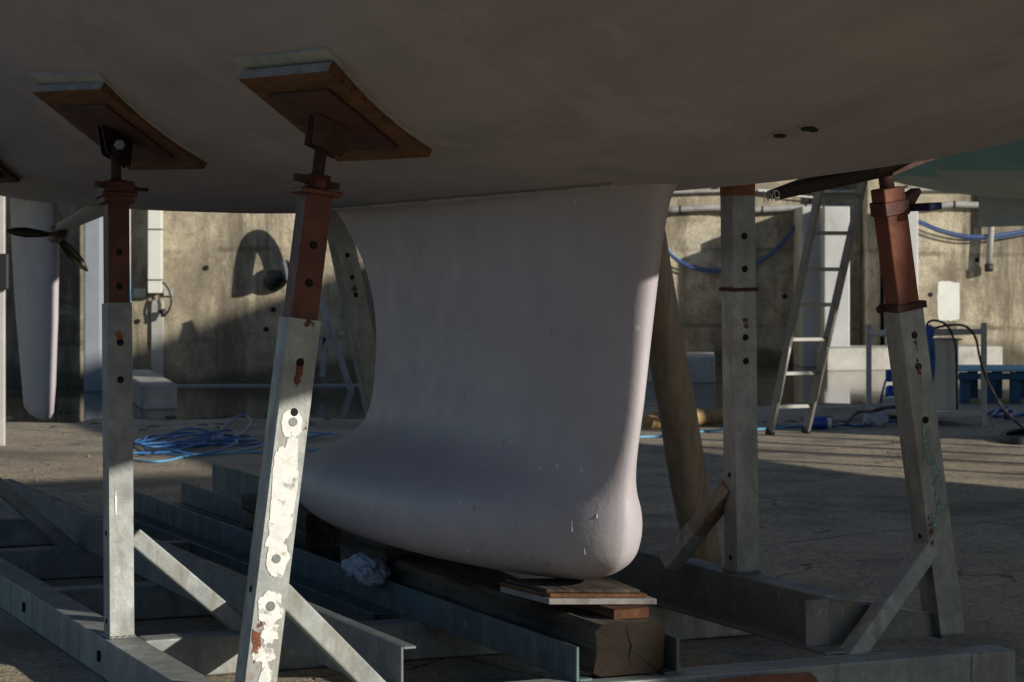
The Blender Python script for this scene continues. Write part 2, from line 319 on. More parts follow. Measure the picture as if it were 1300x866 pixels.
# ------------------------------------------------------------------ mesh helpers
class MB:
    def __init__(s): s.bm = bmesh.new(); s.mats = []; s.cur = 0
    def use(s, m):
        m = M[m] if isinstance(m, str) else m
        if m not in s.mats: s.mats.append(m)
        s.cur = s.mats.index(m); return s
    def face(s, vs, smooth=False):
        try: f = s.bm.faces.new(vs)
        except ValueError: return
        f.material_index = s.cur; f.smooth = smooth; return f
    def hexa(s, c):          # 8 corners: bottom 0-3 ccw, top 4-7
        v = [s.bm.verts.new(p) for p in c]
        for q in ((0,3,2,1),(4,5,6,7),(0,1,5,4),(1,2,6,5),(2,3,7,6),(3,0,4,7)): s.face([v[i] for i in q])
    def box(s, c, ax, ay, az, sx, sy, sz):   # centre, axes, full sizes
        ax, ay, az = ax*sx/2, ay*sy/2, az*sz/2
        s.hexa([c-ax-ay-az, c+ax-ay-az, c+ax+ay-az, c-ax+ay-az, c-ax-ay+az, c+ax-ay+az, c+ax+ay+az, c-ax+ay+az]); return s
    def snbox(s, s0, s1, n0, n1, z0, z1):
        s.hexa([SN(s0,n0,z0), SN(s1,n0,z0), SN(s1,n1,z0), SN(s0,n1,z0), SN(s0,n0,z1), SN(s1,n0,z1), SN(s1,n1,z1), SN(s0,n1,z1)]); return s
    def beam(s, a, b, wx, wy, ref=N):        # rectangular bar a->b; wx measured along ref
        t = (b - a).normalized(); x = (ref - t*ref.dot(t)).normalized(); y = t.cross(x)
        s.box((a+b)/2, x, y, t, wx, wy, (b-a).length); return s
    def tube(s, pts, r, seg=10, cap=True, smooth=True):
        pts = [Vector(p) for p in pts]; rs = r if isinstance(r, (list, tuple)) else [r]*len(pts)
        rings = []; prev = None
        for i, p in enumerate(pts):
            t = (pts[min(i+1, len(pts)-1)] - pts[max(i-1, 0)]).normalized()
            if prev is None:
                x = t.cross(UP if abs(t.z) < .9 else Vector((1,0,0))).normalized()
            else: x = (prev - t*prev.dot(t)).normalized()
            prev = x; y = t.cross(x)
            rings.append([s.bm.verts.new(p + (x*math.cos(2*math.pi*k/seg) + y*math.sin(2*math.pi*k/seg))*rs[i]) for k in range(seg)])
        for a, b in zip(rings, rings[1:]):
            for k in range(seg): s.face([a[k], a[(k+1)%seg], b[(k+1)%seg], b[k]], smooth)
        if cap: s.face(rings[0][::-1]); s.face(rings[-1])
        return s
    def disc(s, c, nrm, r, th=.002, seg=14):
        return s.tube([c - nrm*th*.5, c + nrm*th], r, seg, True, False)
    def loft(s, rings, smooth=True, closed=True, cap0=False, cap1=False):
        vs = [[s.bm.verts.new(p) for p in r] for r in rings]
        for a, b in zip(vs, vs[1:]):
            m = len(a)
            for k in range(m if closed else m-1): s.face([a[k], a[(k+1)%m], b[(k+1)%m], b[k]], smooth)
        if cap0: s.face(vs[0][::-1], smooth)
        if cap1: s.face(vs[-1], smooth)
        return s
    def prism(s, poly, vec):       # poly of Vectors extruded by vec
        a = [s.bm.verts.new(p) for p in poly]; b = [s.bm.verts.new(p+vec) for p in poly]; m = len(a)
        s.face(a[::-1]); s.face(b)
        for k in range(m): s.face([a[k], a[(k+1)%m], b[(k+1)%m], b[k]])
        return s
    def build(s, name, parent=None, bevel=0.0, seg=1, base=None):
        s.bm.normal_update(); bmesh.ops.recalc_face_normals(s.bm, faces=s.bm.faces)
        org = base if base is not None else (parent_world(parent) if parent else Vector((0,0,0)))
        for v in s.bm.verts: v.co -= org
        me = bpy.data.meshes.new(name); s.bm.to_mesh(me); s.bm.free()
        for m in s.mats: me.materials.append(m)
        o = bpy.data.objects.new(name, me); C.objects.link(o)
        if parent: o.parent = parent
        else: o.location = org
        if bevel:
            md = o.modifiers.new('edge', 'BEVEL'); md.width = bevel; md.segments = seg; md.limit_method = 'ANGLE'; md.angle_limit = R(35)
        return o
def parent_world(o):
    v = Vector((0,0,0))
    while o: v += o.location; o = o.parent
    return v
def tag(o, label, cat=None, group=None, kind=None):
    if label: o['label'] = label
    if cat: o['category'] = cat
    if group: o['group'] = group
    if kind: o['kind'] = kind
    return o
def thing(name, loc, label, cat, group=None):
    o = bpy.data.objects.new(name, None); o.empty_display_size = .1; C.objects.link(o); o.location = loc
    return tag(o, label, cat, group)
def struct(o): o['kind'] = 'structure'; return o
def mb(m): return MB().use(m)
def curve_pts(ctrl, n=8):
    ctrl = [Vector(c) for c in ctrl]; out = []
    for i in range(len(ctrl)-1):
        p0 = ctrl[max(i-1,0)]; p1 = ctrl[i]; p2 = ctrl[i+1]; p3 = ctrl[min(i+2,len(ctrl)-1)]
        for k in range(n):
            t = k/n
            out.append(.5*((2*p1)+(-p0+p2)*t+(2*p0-5*p1+4*p2-p3)*t*t+(-p0+3*p1-3*p2+p3)*t**3))
    out.append(ctrl[-1]); return out
def blob(c, u, v, ru, rv, seed, k=26, rag=.18):
    k = 110   # ragged outline polygon
    out = []
    for i in range(k):
        a = 2*math.pi*i/k
        q = 1 + rag*noise.noise(Vector((math.cos(a)*1.7+seed*3.1, math.sin(a)*1.7, seed)))*2 + rag*.5*noise.noise(Vector((math.cos(a)*6+seed, math.sin(a)*6, seed*2))) + rag*.45*noise.noise(Vector((math.cos(a)*17, math.sin(a)*17, seed))) + rag*.3*noise.noise(Vector((math.cos(a)*34, math.sin(a)*34, seed)))
        out.append(c + u*math.cos(a)*ru*q + v*math.sin(a)*rv*q)
    return out

# ================================================================== SETTING
g = MB().use('ground')
NX, NY = 100, 100
def gx(i): t = i/NX*2-1; return 250*t*abs(t)**2.2 + 2*t
def gy(j): t = j/NY; return -60 + 14*t*10*.5 + 300*max(0,t-.3)**2.5 if False else -80 + 60*t + 420*t**4
vs = [[g.bm.verts.new((gx(i), gy(j), 0)) for i in range(NX+1)] for j in range(NY+1)]
for j in range(NY):
    for i in range(NX): g.face([vs[j][i], vs[j][i+1], vs[j+1][i+1], vs[j+1][i]], True)
struct(g.build('ground'))

def puddle(pts, z=.004, seed=1, name='puddle', rag=.10):
    b = mb('water'); out = []
    for i, p in enumerate(pts):
        q = pts[(i+1) % len(pts)]
        m = max(2, int((q-p).length/.12))
        for k in range(m):
            x = p.lerp(q, k/m)
            d = Vector((noise.noise(x*1.9+Vector((seed,0,0))), noise.noise(x*1.9+Vector((0,seed,5))), 0))
            d += .35*Vector((noise.noise(x*7), noise.noise(x*7+Vector((3,3,3))), 0))
            out.append(Vector((x.x, x.y, z)) + d*rag*4)
    b.face([b.bm.verts.new(p) for p in out])
    return struct(b.build(name))
puddle([G(-60,540), G(110,532), G(250,533), G(400,529), G(470,531), G(560,520), G(640,480), Vector((-.6,27,0)), Vector((-8,27,0))], .004, 1)
puddle([G(640,500), G(760,505), G(830,516), G(900,519), G(1010,513), G(1100,512), G(1180,498), G(1250,480), G(1290,470), Vector((5.2,32.6,0)), Vector((-.4,32.6,0)), Vector((-.5,27,0))], .004, 2)
puddle([G(830,532), G(880,534), G(915,528), G(880,526)], .004, 3, rag=.03)

# retaining walls -----------------------------------------------------------
WL0 = Vector((-14, 25.1, 0)); WL1 = Vector((-.75, 25.85, 0)); WR0 = Vector((.2, 31.6, 0)); WR1 = Vector((16, 31.2, 0))
def wall_seg(name, a, b, h, th, mat, label):
    t = (b-a).normalized(); nn = Vector((t.y, -t.x, 0))
    base = Vector((a.x, a.y, 0))
    r = thing(name, base, label, 'wall')
    x = mb(mat)
    # surface broken into slightly uneven panels so edges are not razor straight
    L_ = (b-a).length; k = max(1, int(L_/3.6))
    for i in range(k):
        p = a.lerp(b, i/k); q = a.lerp(b, (i+1)/k); off = nn*(.012*(i % 2))
        x.box((p+q)/2 + UP*(h/2-.1) - nn*th/2 + off, t, nn, UP, (q-p).length-.012, th, h+.2)
    x.build('wall_panels', r, .012)
    y = mb('concl'); y.box((a+b)/2 + UP*(h+.14) - nn*(th/2-.05), t, nn, UP, L_+.1, th+.1, .12); y.build('coping', r, .015)
    return r, t, nn
wl, tl, nl = wall_seg('retaining_wall', WL0, WL1, 4.6, .6, 'wall', 'tall stained concrete yard wall on the left, lit gold, with a hook-shaped shadow on it')
wr, tr, nr = wall_seg('retaining_wall', WR0, WR1, 4.6, .6, 'wall2', 'tall stained concrete yard wall on the right, behind the ladder, carrying pipes and blue cable')
xx, tm, nm = wall_seg('retaining_wall', WL1+Vector((.02,.35,0)), WR0+Vector((0,.25,0)), 4.6, .5, 'wall2', 'return length of concrete wall hidden in the shade just behind the white keel')
def onL(px, py, off=0.0):     # point on the left wall face seen at a photo pixel
    for _ in range(1):
        r = (px-650)/F; Y = (WL0.y - tl.y/tl.x*WL0.x)/(1 - tl.y/tl.x*r)
    return P(px, py, Y) + nl*off
def onR(px, py, off=0.0):
    r = (px-650)/F; Y = (WR0.y - tr.y/tr.x*WR0.x)/(1 - tr.y/tr.x*r)
    return P(px, py, Y) + nr*off

# ledge at the foot of the left wall
x = mb('concs'); x.beam(onL(215,491,.05).xy.to_3d()+UP*.012, onL(475,488,.05).xy.to_3d()+UP*.012, .022, .06, UP)
tag(x.build('kerb_strip'), None, None, None, 'structure')

# ================================================================== YACHT
S_ = [-11,-10,-8.9,-7.4,-6.3,-3.8,-2.5,0,.8,1.24,1.85,3.5,5.5,7.2]
ZC = [2.03,1.94,1.84,1.735,1.66,1.558,1.535,1.54,1.565,1.605,1.70,1.98,2.38,2.95]
SB = [-11,-8,-5,-2,1,3.5,5.5,7.2]; BB = [1.5,1.8,2.02,2.1,2.0,1.55,.95,.2]
ZT = 3.3
def hz(s, n, S=S_, Z=ZC, zt=ZT):
    zc = smooth_interp(s, S, Z); b = smooth_interp(s, SB, BB); u = min(.999, abs(n)/b)
    return zt - (zt-zc)*(1-u**2.6)**(1/1.35)
def hull_hit(px, py):
    t = 3.0
    while t < 30:
        p = P(px, py, t); q = p - O; s = q.dot(D); n = q.dot(N)
        if -11 < s < 7.2 and abs(n) < smooth_interp(s, SB, BB) and hz(s, n) <= p.z: return p, s, n
        t += .004
    return None
def hull_normal(s, n):   # outward (down)
    e = .02
    a = SN(s+e, n, hz(s+e, n)) - SN(s-e, n, hz(s-e, n)); b = SN(s, n+e, hz(s, n+e)) - SN(s, n-e, hz(s, n-e))
    m = a.cross(b).normalized(); return m if m.z < 0 else -m

yacht = thing('sailing_yacht', SN(-1,0,.37), 'large yacht overhead with grey-beige primed hull, standing on its pale bulbous keel', 'yacht')
h = mb('hull'); rings = []
NS, NT = 120, 30
for i in range(NS+1):
    s = -11 + 18.2*i/NS
    b = smooth_interp(s, SB, BB); zc = smooth_interp(s, S_, ZC); ring = []
    for k in range(-NT, NT+1):
        a = abs(k)/NT; th = a*math.pi/2
        n = b*math.sin(th)**(2/2.6) * (1 if k >= 0 else -1)
        z = ZT - (ZT-zc)*max(0, math.cos(th))**(2/1.35)
        ring.append(SN(s, n, z))
    rings.append(ring)
h.loft(rings, True, False)
for ring in (rings[0], rings[-1]): h.face([h.bm.verts.new(p) for p in ring])
h.use('gel')
deck = [[SN(-11+18.2*i/NS, kk*smooth_interp(-11+18.2*i/NS, SB, BB), ZT+.06*(1-abs(kk))) for kk in (-1,-.5,0,.5,1)] for i in range(NS+1)]
h.loft(deck, True, False)
hull = h.build('hull', yacht)
# skin fittings and scuffs under the hull
for (px, py, r) in ((990,170,.011), (1026,161,.013), (1033,163,.008)):
    p, s, n = hull_hit(px, py); nn = hull_normal(s, n)
    x = mb('hull'); x.disc(p, nn, r*2.0, .003, 18); x.use('hole'); x.disc(p+nn*.004, nn, r*1.3, .003, 16)
    x.build('skin_fitting', yacht)

# keel ---------------------------------------------------------------------
def keel():
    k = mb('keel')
    #      z     le     te    T    fin(0)->bulb(1)
    T_ = [(.368,-.50,-2.15,.12,1),(.372,-.36,-2.40,.20,1),(.385,-.25,-2.56,.25,1),(.41,-.15,-2.68,.295,1),(.45,-.07,-2.77,.325,1),(.50,-.035,-2.79,.338,1),
          (.55,-.022,-2.74,.332,1),(.60,-.018,-2.62,.300,.97),(.65,-.02,-2.45,.240,.88),(.70,-.012,-2.29,.175,.65),(.76,.005,-2.19,.128,.35),(.83,.028,-2.13,.105,.15),
          (.92,.055,-2.10,.098,.05),(1.05,.085,-2.085,.098,0),(1.2,.115,-2.12,.110,0),(1.35,.155,-2.24,.112,0),(1.46,.19,-2.40,.118,0),(1.52,.215,-2.50,.135,0),(1.56,.25,-2.62,.18,.1),(1.60,.30,-2.75,.26,.2),(1.66,.3,-2.8,.3,.2)]
    zs = [r[0] for r in T_]
    M_ = 40; rings = []
    levels = []
    for a, b in zip(zs, zs[1:]):
        for q in range(3): levels.append(lerp(a, b, q/3))
    levels.append(zs[-1])
    for z in levels:
        le, te, T, f = [smooth_interp(z, zs, [r[c] for r in T_]) for c in (1,2,3,4)]
        ring = []
        for i in range(2*M_):
            a = math.pi*i/M_            # 0..2pi, 0 = leading edge
            u = (1-math.cos(a))/2; sgn = 1 if a <= math.pi else -1
            na = (2.969*math.sqrt(u) - 1.26*u - 3.516*u*u + 2.843*u**3 - 1.036*u**4)/1.0*1.0/1.0
            na = max(0, na)
            el = (max(0, 4*u*(1-u)))**.5
            el = (max(0, 4*u*(1-u)))**.63*1.03
            t = T*((1-f)*na + f*min(el, 1.05))
            ring.append(SN(le + (te-le)*u, sgn*t, z))
        rings.append(ring)
    k.loft(rings, True, True, True, False)
    return k.build('keel', yacht)
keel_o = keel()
# root fillet bead
x = mb('foam'); pts = []
for i in range(60):
    s = -2.45 + 2.68*i/59; pts.append(SN(s, -(.17+.05*math.sin(math.pi*i/59)), hz(s, -.2)-.008+.004*noise.noise(Vector((s*12,0,0)))))
x.tube(pts, .006, 6); x.build('root_bead', yacht)

bpy.context.view_layer.update()
from mathutils.bvhtree import BVHTree
kt = BVHTree.FromPolygons([v.co + parent_world(keel_o) for v in keel_o.data.vertices], [tuple(p.vertices) for p in keel_o.data.polygons])
def on_keel(px, py):
    e = Vector((0,0,CH)); d = (P(px, py, 1.0)-e).normalized(); h_ = kt.ray_cast(e, d); return h_[0], h_[1]
for px, py, ln in ((602,645,6),(655,668,4),(726,668,14),(676,700,16),(679,690,8),(696,712,10),(668,722,6),(703,640,5),(640,560,5),(560,600,5),(758,655,6),(590,500,7),(700,420,6),(742,700,8),(520,640,4),(612,690,6)):
    a_, n1 = on_keel(px, py-ln/2); b_, n2 = on_keel(px+random.uniform(-1,1), py+ln/2)
    if a_ is None or b_ is None: continue
    x = mb('keel'); x.tube([a_, a_.lerp(b_,.6), b_], [.0012,.0022,.0034], 6); x.build('paint_drip', yacht)

# rudder
def outline_sn(px, py, n=0.0):
    r = (px-650)/F
    # X=O.x+D.x s+N.x n ; Y=O.y+D.y s+N.y n
    s = (r*(O.y+N.y*n) - O.x - N.x*n)/(D.x - r*D.y)
    Y = O.y + D.y*s + N.y*n
    return s, CH-(py-HY)/F*Y
x = mb('keel'); rings = []
for (pyy, xl, xr, T) in ((529,44,58,.012),(524,36,62,.035),(515,30,65,.042),(480,27,67,.05),(400,20,70,.055),(320,15,71,.06),(260,13,72,.062),(230,13,72,.062)):
    s0, z = outline_sn(xl, pyy); s1, _ = outline_sn(xr, pyy); ring = []
    for i in range(32):
        a = 2*math.pi*i/32; u = (1-math.cos(a))/2
        t = T*(2.969*math.sqrt(u)-1.26*u-3.516*u*u+2.843*u**3-1.036*u**4)*(1 if i <= 16 else -1)
        ring.append(SN(s1+(s0-s1)*u, t, z))
    rings.append(ring)
x.loft(rings, True, True, True, True); x.build('rudder', yacht)
# shaft, bracket and folding propeller
sA, zA = outline_sn(150, 262); sB, zB = outline_sn(70, 298)
x = mb('hull'); rr = []
for t in range(9):
    u = t/8; s = lerp(sA+.35, sB+.15, u); rr.append([SN(s+dx, dn, lerp(hz(sA,0)+.02, zB+.02, u)+dz*(1-u*.6)) for dx, dn, dz in ((0,-.035,0),(.1,-.05,.10),(.3,-.02,.22),(.3,.02,.22),(.1,.05,.10),(0,.035,0))])
x.loft(rr, True, True, True, True); x.build('saildrive_fairing', yacht)
pr = thing('propeller', SN(sB,0,zB)-yacht.location, None, None); pr.parent = yacht
x = mb('bronze'); x.tube([SN(sB+.22,0,zB+.03), SN(sB+.1,0,zB+.01), SN(sB,0,zB), SN(sB-.06,0,zB)], [.03,.05,.05,.02], 14); x.build('propeller_hub', pr)
for ang in (176, -48, 80):
    x = mb('bronze'); dv = N*math.cos(R(ang)) + UP*math.sin(R(ang)); sv = D.cross(dv).normalized(); rr = []
    for q, wd in ((0.03,.015),(.09,.028),(.17,.036),(.24,.026),(.29,.006)):
        tw = R(40-q*60); cx = sv*math.cos(tw)+D*math.sin(tw); nx = dv.cross(cx)
        c = SN(sB,0,zB)+dv*q*(.5 if ang == 80 else 1)
        rr.append([c-cx*wd, c-nx*.008, c+cx*wd, c+nx*.008])
    x.loft(rr, True, True, True, True); x.build('propeller_blade', pr)

# ================================================================== NEIGHBOUR YACHT
NC = 7.0
S2 = [-9.1,-8.6,-8.0,-6,-3,0,4,8,12]; Z2 = [2.06,1.95,1.86,1.72,1.6,1.55,1.55,1.75,2.6]
B2s = [-9.1,-6,-1,1,6,9,12]; B2 = [1.2,1.5,1.6,2.2,2.3,1.6,.3]
T2s = [-9.1,1.0,2.0,12]; T2 = [2.48,2.52,3.3,3.55]  # deck heights forward of the stern, shaped for the shadow they throw
ny = thing('sailing_yacht', SN(-2, NC, .3), 'second yacht beyond the first, grey underside with a teal stripe, only its stern in view', 'yacht')
x = mb('hull2'); rings = []
for i in range(85):
    s = -9.1 + 21.1*i/84; zt2 = interp(s, T2s, T2); b = smooth_interp(s, B2s, B2); zc = smooth_interp(s, S2, Z2); ring = []
    for k in range(-16, 17):
        th = abs(k)/16*math.pi/2
        ring.append(SN(s, NC + b*math.sin(th)**(2/2.3)*(1 if k >= 0 else -1), zt2-(zt2-zc)*max(0,math.cos(th))**(2/1.5)))
    rings.append(ring)
x.loft(rings, True, False)
x.use('gel'); x.face([x.bm.verts.new(p) for p in rings[0]])
x.loft([[r[0], r[-1]] for r in rings], False, False)
x.bm.normal_update()
for f in x.bm.faces:
    c = f.calc_center_median()
    if len(f.verts) == 4 and f.smooth: f.material_index = 0 if c.z < 1.98 else (2 if c.z < 2.42 else 1)
x.use('teal'); x.build('hull', ny)
x = mb('gel'); x.snbox(4.6, 7.05, NC-1.75, NC+1.75, 3.25, 4.6); x.build('shade_coachroof', ny, .15, 3)  # tall box added out of view to shade the right-hand posts
x = mb('hull2'); x.snbox(-8.05, -6.2, NC-.05, NC+.05, 1.63, 1.95); x.build('skeg', ny, .02, 2)
x = mb('hull2'); rr = []
for z, a, b, T in ((.32,-2.6,-.2,.26),(.5,-2.7,0,.28),(.75,-2.4,.1,.12),(1.7,-2.5,.4,.12)):
    rr.append([SN(lerp(b,a,(1-math.cos(2*math.pi*i/28))/2), NC+T*math.sin(2*math.pi*i/28), z) for i in range(28)])
x.loft(rr, True, True, True, True); x.build('keel', ny)

# its own supports, mostly out of frame
nc = thing('boat_cradle', SN(-2, NC, 0), 'steel cradle under the second yacht at the far right', 'boat cradle')
x = mb('galvd')
for n_ in (-1.1, 1.1): x.snbox(-4.5, 2.0, NC+n_-.06, NC+n_+.06, 0, .16)
for s_ in (-4, -1, 1.6): x.snbox(s_-.06, s_+.06, NC-1.04, NC+1.04, 0, .14)
x.snbox(-2.7,-.1,NC-.14,NC+.14,.15,.32)
x.build('frame', nc, .006)
for s_ in (-4, 1.6):
    for n_ in (-1.1, 1.1):
        x = mb('galvd'); x.beam(SN(s_, NC+n_, .16), SN(s_, NC+n_*.95, 1.85), .08, .08); x.build('upright', nc)

def shed(x0, x1, y0, y1, h, ridge, label):  # unseen sheds, added to cut sky light and shade the wall
    r_ = thing('shade_shed', Vector(((x0+x1)/2, (y0+y1)/2, 0)), label, 'shed')
    c = mb('shedm'); n_ = 60
    per = [(x0,y0),(x1,y0),(x1,y1),(x0,y1),(x0,y0)]
    for (a, b_) in zip(per, per[1:]):
        a = Vector((*a,0)); b_ = Vector((*b_,0)); t = (b_-a).normalized(); q = Vector((t.y,-t.x,0)); k = int((b_-a).length/.15)
        row = [a.lerp(b_, i/k)+q*(.03 if i % 2 else 0) for i in range(k+1)]
        c.loft([row, [p+UP*h for p in row]], False, False)
    c.build('cladding', r_)
    c = mb('roofm'); xm = (x0+x1)/2
    c.hexa([Vector((x0-.4,y0-.4,h)),Vector((xm,y0-.4,h+ridge)),Vector((xm,y1+.4,h+ridge)),Vector((x0-.4,y1+.4,h)),Vector((x0-.4,y0-.4,h+.1)),Vector((xm,y0-.4,h+ridge+.1)),Vector((xm,y1+.4,h+ridge+.1)),Vector((x0-.4,y1+.4,h+.1))])
    c.hexa([Vector((xm+.01,y0-.4,h+ridge)),Vector((x1+.4,y0-.4,h)),Vector((x1+.4,y1+.4,h)),Vector((xm+.01,y1+.4,h+ridge)),Vector((xm+.01,y0-.4,h+ridge+.1)),Vector((x1+.4,y0-.4,h+.1)),Vector((x1+.4,y1+.4,h+.1)),Vector((xm+.01,y1+.4,h+ridge+.1))])
    c.build('roof', r_)
shed(-16, 5, -24, -14, 6.0, 1.5, 'wide dark corrugated shed added out of frame behind the camera to block sky light')
shed(11.2, 17.0, 12.0, 16.5, 6.0, .9, 'small corrugated shed added out of frame at the right to shade the left wall')

# ================================================================== CRADLE
cr = thing('boat_cradle', SN(-1,-1.16,0), 'galvanised steel boat cradle with rust-red screw supports holding up the nearest hull', 'boat cradle')
def cbeam(name, m, boxes, bevel=.006, label=None):
    x = mb(m)
    for b_ in boxes: x.snbox(*b_)
    o = x.build(name, cr, bevel, 2)
    if label: o['label'] = label
    return o
# outer left hollow beam, oval lifting slots
x = mb('galv'); x.snbox(-6.2, .9, -1.215, -1.105, .004, .13)
x.use('hole')
for s_ in (-2.52,-1.36,-.2,.3,-3.7):
    x.tube([SN(s_,-1.2165,.05), SN(s_,-1.2165,.085)], .009, 10)
    x.disc(SN(s_,-1.2155,.068), -N, .014, .003, 12)
x.build('side_beam', cr, .008, 2)
# inner left channel on top of the cross beams: web + flanges pointing away
x = mb('galvd'); x.snbox(-5.35, .075, -.735, -.727, .132, .282); x.snbox(-5.35,.075,-.727,-.69,.274,.282); x.snbox(-5.35,.075,-.727,-.69,.132,.140)
x.build('inner_beam', cr, .002)
# right channel: flanges pointing towards the keel, upper flange outwards
x = mb('galvd'); x.snbox(-5.0, -.215, .80, .808, .132, .284); x.snbox(-5.0,-.10,.715,.80,.132,.141); x.snbox(-5.0,-.215,.808,.90,.276,.284)
x.snbox(-.222,-.212,.715,.80,.141,.284)
x.build('inner_beam', cr, .002)
# cross beams
for s_, n1 in ((-4.95,1.15),(-3.74,1.15),(-2.5,1.15),(-1.27,1.15)):
    cbeam('cross_beam', 'galv', [(s_-.05, s_+.05, -1.104, n1, .003, .131)], .007)
x = mb('galvg'); x.snbox(-.10,.035,-1.104,1.155,.003,.131); x.use('galv'); x.snbox(-.095,.03,1.157,1.325,.0,.127)
x.build('cross_beam', cr, .007, 2)
# gusset between the right channel and the right corner
x = mb('galvd'); x.prism([SN(-.24,.81,.134), SN(-.30,1.27,.134), SN(-.30,1.27,.19), SN(-.24,.81,.282)], D*.010); x.build('gusset', cr)
x = mb('galv'); x.prism([SN(-.33,.81,.284), SN(-.36,1.27,.196), SN(-.29,1.27,.192), SN(-.235,.81,.284)], UP*.006); x.build('gusset_flange', cr)
# centre keel channels (blue-green), and their lower bearer
x = mb('mint')
x.snbox(-5.3,.0,-.172,-.162,.132,.232); x.snbox(-5.3,.0,-.162,-.120,.132,.140)
x.build('keel_channel', cr, .002)
x = mb('mint'); x.snbox(-5.3,.0,.150,.162,.132,.238); x.snbox(-5.3,0,.11,.150,.132,.140); x.build('keel_channel', cr, .002)
x = mb('mint'); x.snbox(-5.2,-1.42,-.26,-.25,.006,.135); x.snbox(-5.2,-1.42,-.26,.25,.128,.1315); x.build('lower_bearer', cr, .002)
x = mb('mint'); x.snbox(-5.6,-3.2,.40,.41,.132,.30); x.snbox(-5.6,-3.2,.41,.47,.132,.14); x.build('spare_channel', cr, .002)
# corroded scale on the blue-green channel
def bolt(b, c, nrm, r=.012, hgt=.012):
    b.tube([c, c+nrm*hgt], r, 6, True, False)

def post(base, top, zsplit, wd=.085, holes=(), pad=None, galvm='galv', redm='red', brace=None, hnd=True, thin=.074, gap=.17):
    ax = (top-base).normalized()
    n_ = (N - ax*N.dot(ax)).normalized(); d_ = n_.cross(ax)*-1
    if d_.dot(D) < 0: d_ = -d_
    po = mb(galvm)
    tsp = (zsplit-base.z)/ax.z
    po.beam(base, base+ax*tsp, wd, wd, N)
    po.use('hole')
    for hh in holes:
        if hh < zsplit: po.disc(base+ax*((hh-base.z)/ax.z)+d_*(wd/2+.0005), d_, .0115, .002)
    if holes: 
        for hh in (base.z+.05, base.z+.33): po.disc(base+ax*((hh-base.z)/ax.z)-n_*(wd/2+.0005), -n_, .009, .002)
    o = po.build('upright', cr, .006, 2)
    weld(o, base+UP*.003, N, D, wd/2+.001, wd/2+.001)
    # screw tube
    x = mb(redm)
    L2 = (top-base).length - gap
    x.beam(base+ax*(tsp-.01), base+ax*L2, thin, thin, N)
    x.use('hole')
    for hh in holes:
        if hh >= zsplit: x.disc(base+ax*((hh-base.z)/ax.z)+d_*(thin/2+.0005), d_, .0115, .002)
    x.build('extension_tube', o, .005, 2)
    c = base+ax*L2
    if hnd:
        x = mb(redm); x.beam(c, c+ax*.014, .115, .115, N); x.tube([c+ax*.014, c+ax*.05], .034, 14)
        x.build('collar', o, .003)
    x = mb('reddark'); x.tube([c, c+ax*(gap-.005)], .017 if hnd else .024, 12)
    if hnd:
        hv = (n_*.8 - d_*.6).normalized()
        x.beam(c+ax*.036-hv*.095, c+ax*.036+hv*.095, .018, .02, UP)
        x.beam(c+ax*.02, c+ax*.055, .055, .055, N)
    x.build('screw', o)
    return o, ax, n_, d_

def weld(parent, c, u, v, hw, hv):
    x = mb('galvd'); pts = []
    cs = [(-1,-1),(1,-1),(1,1),(-1,1),(-1,-1)]
    for (a1, b1), (a2, b2) in zip(cs, cs[1:]):
        for k in range(10):
            t = k/10; p = c + u*hw*lerp(a1,a2,t) + v*hv*lerp(b1,b2,t)
            pts.append(p)
    pts.append(pts[0])
    x.tube(pts, [.0055+.0018*math.sin(i*2.4)+.001*noise.noise(Vector((i*.9,c.x*9,0))) for i in range(len(pts))], 6)
    return x.build('weld_bead', parent)
def clamp_head(o, top, pn, pc, m='reddark'):
    x = mb(m)
    u = (D - pn*D.dot(pn)).normalized(); v = pn.cross(u)
    for sg in (-1, 1): x.prism([top+u*sg*.028-v*.045-UP*.05, top+u*sg*.028+v*.045-UP*.05, pc+u*sg*.028+v*.06, pc+u*sg*.028-v*.06], u*.008*sg)
    x.tube([top-u*.04, top+u*.045], .010, 10)
    x.build('clevis', o)
    x = mb('galv'); bolt(x, top+u*.046, u, .017, .012); x.build('pivot_bolt', o)

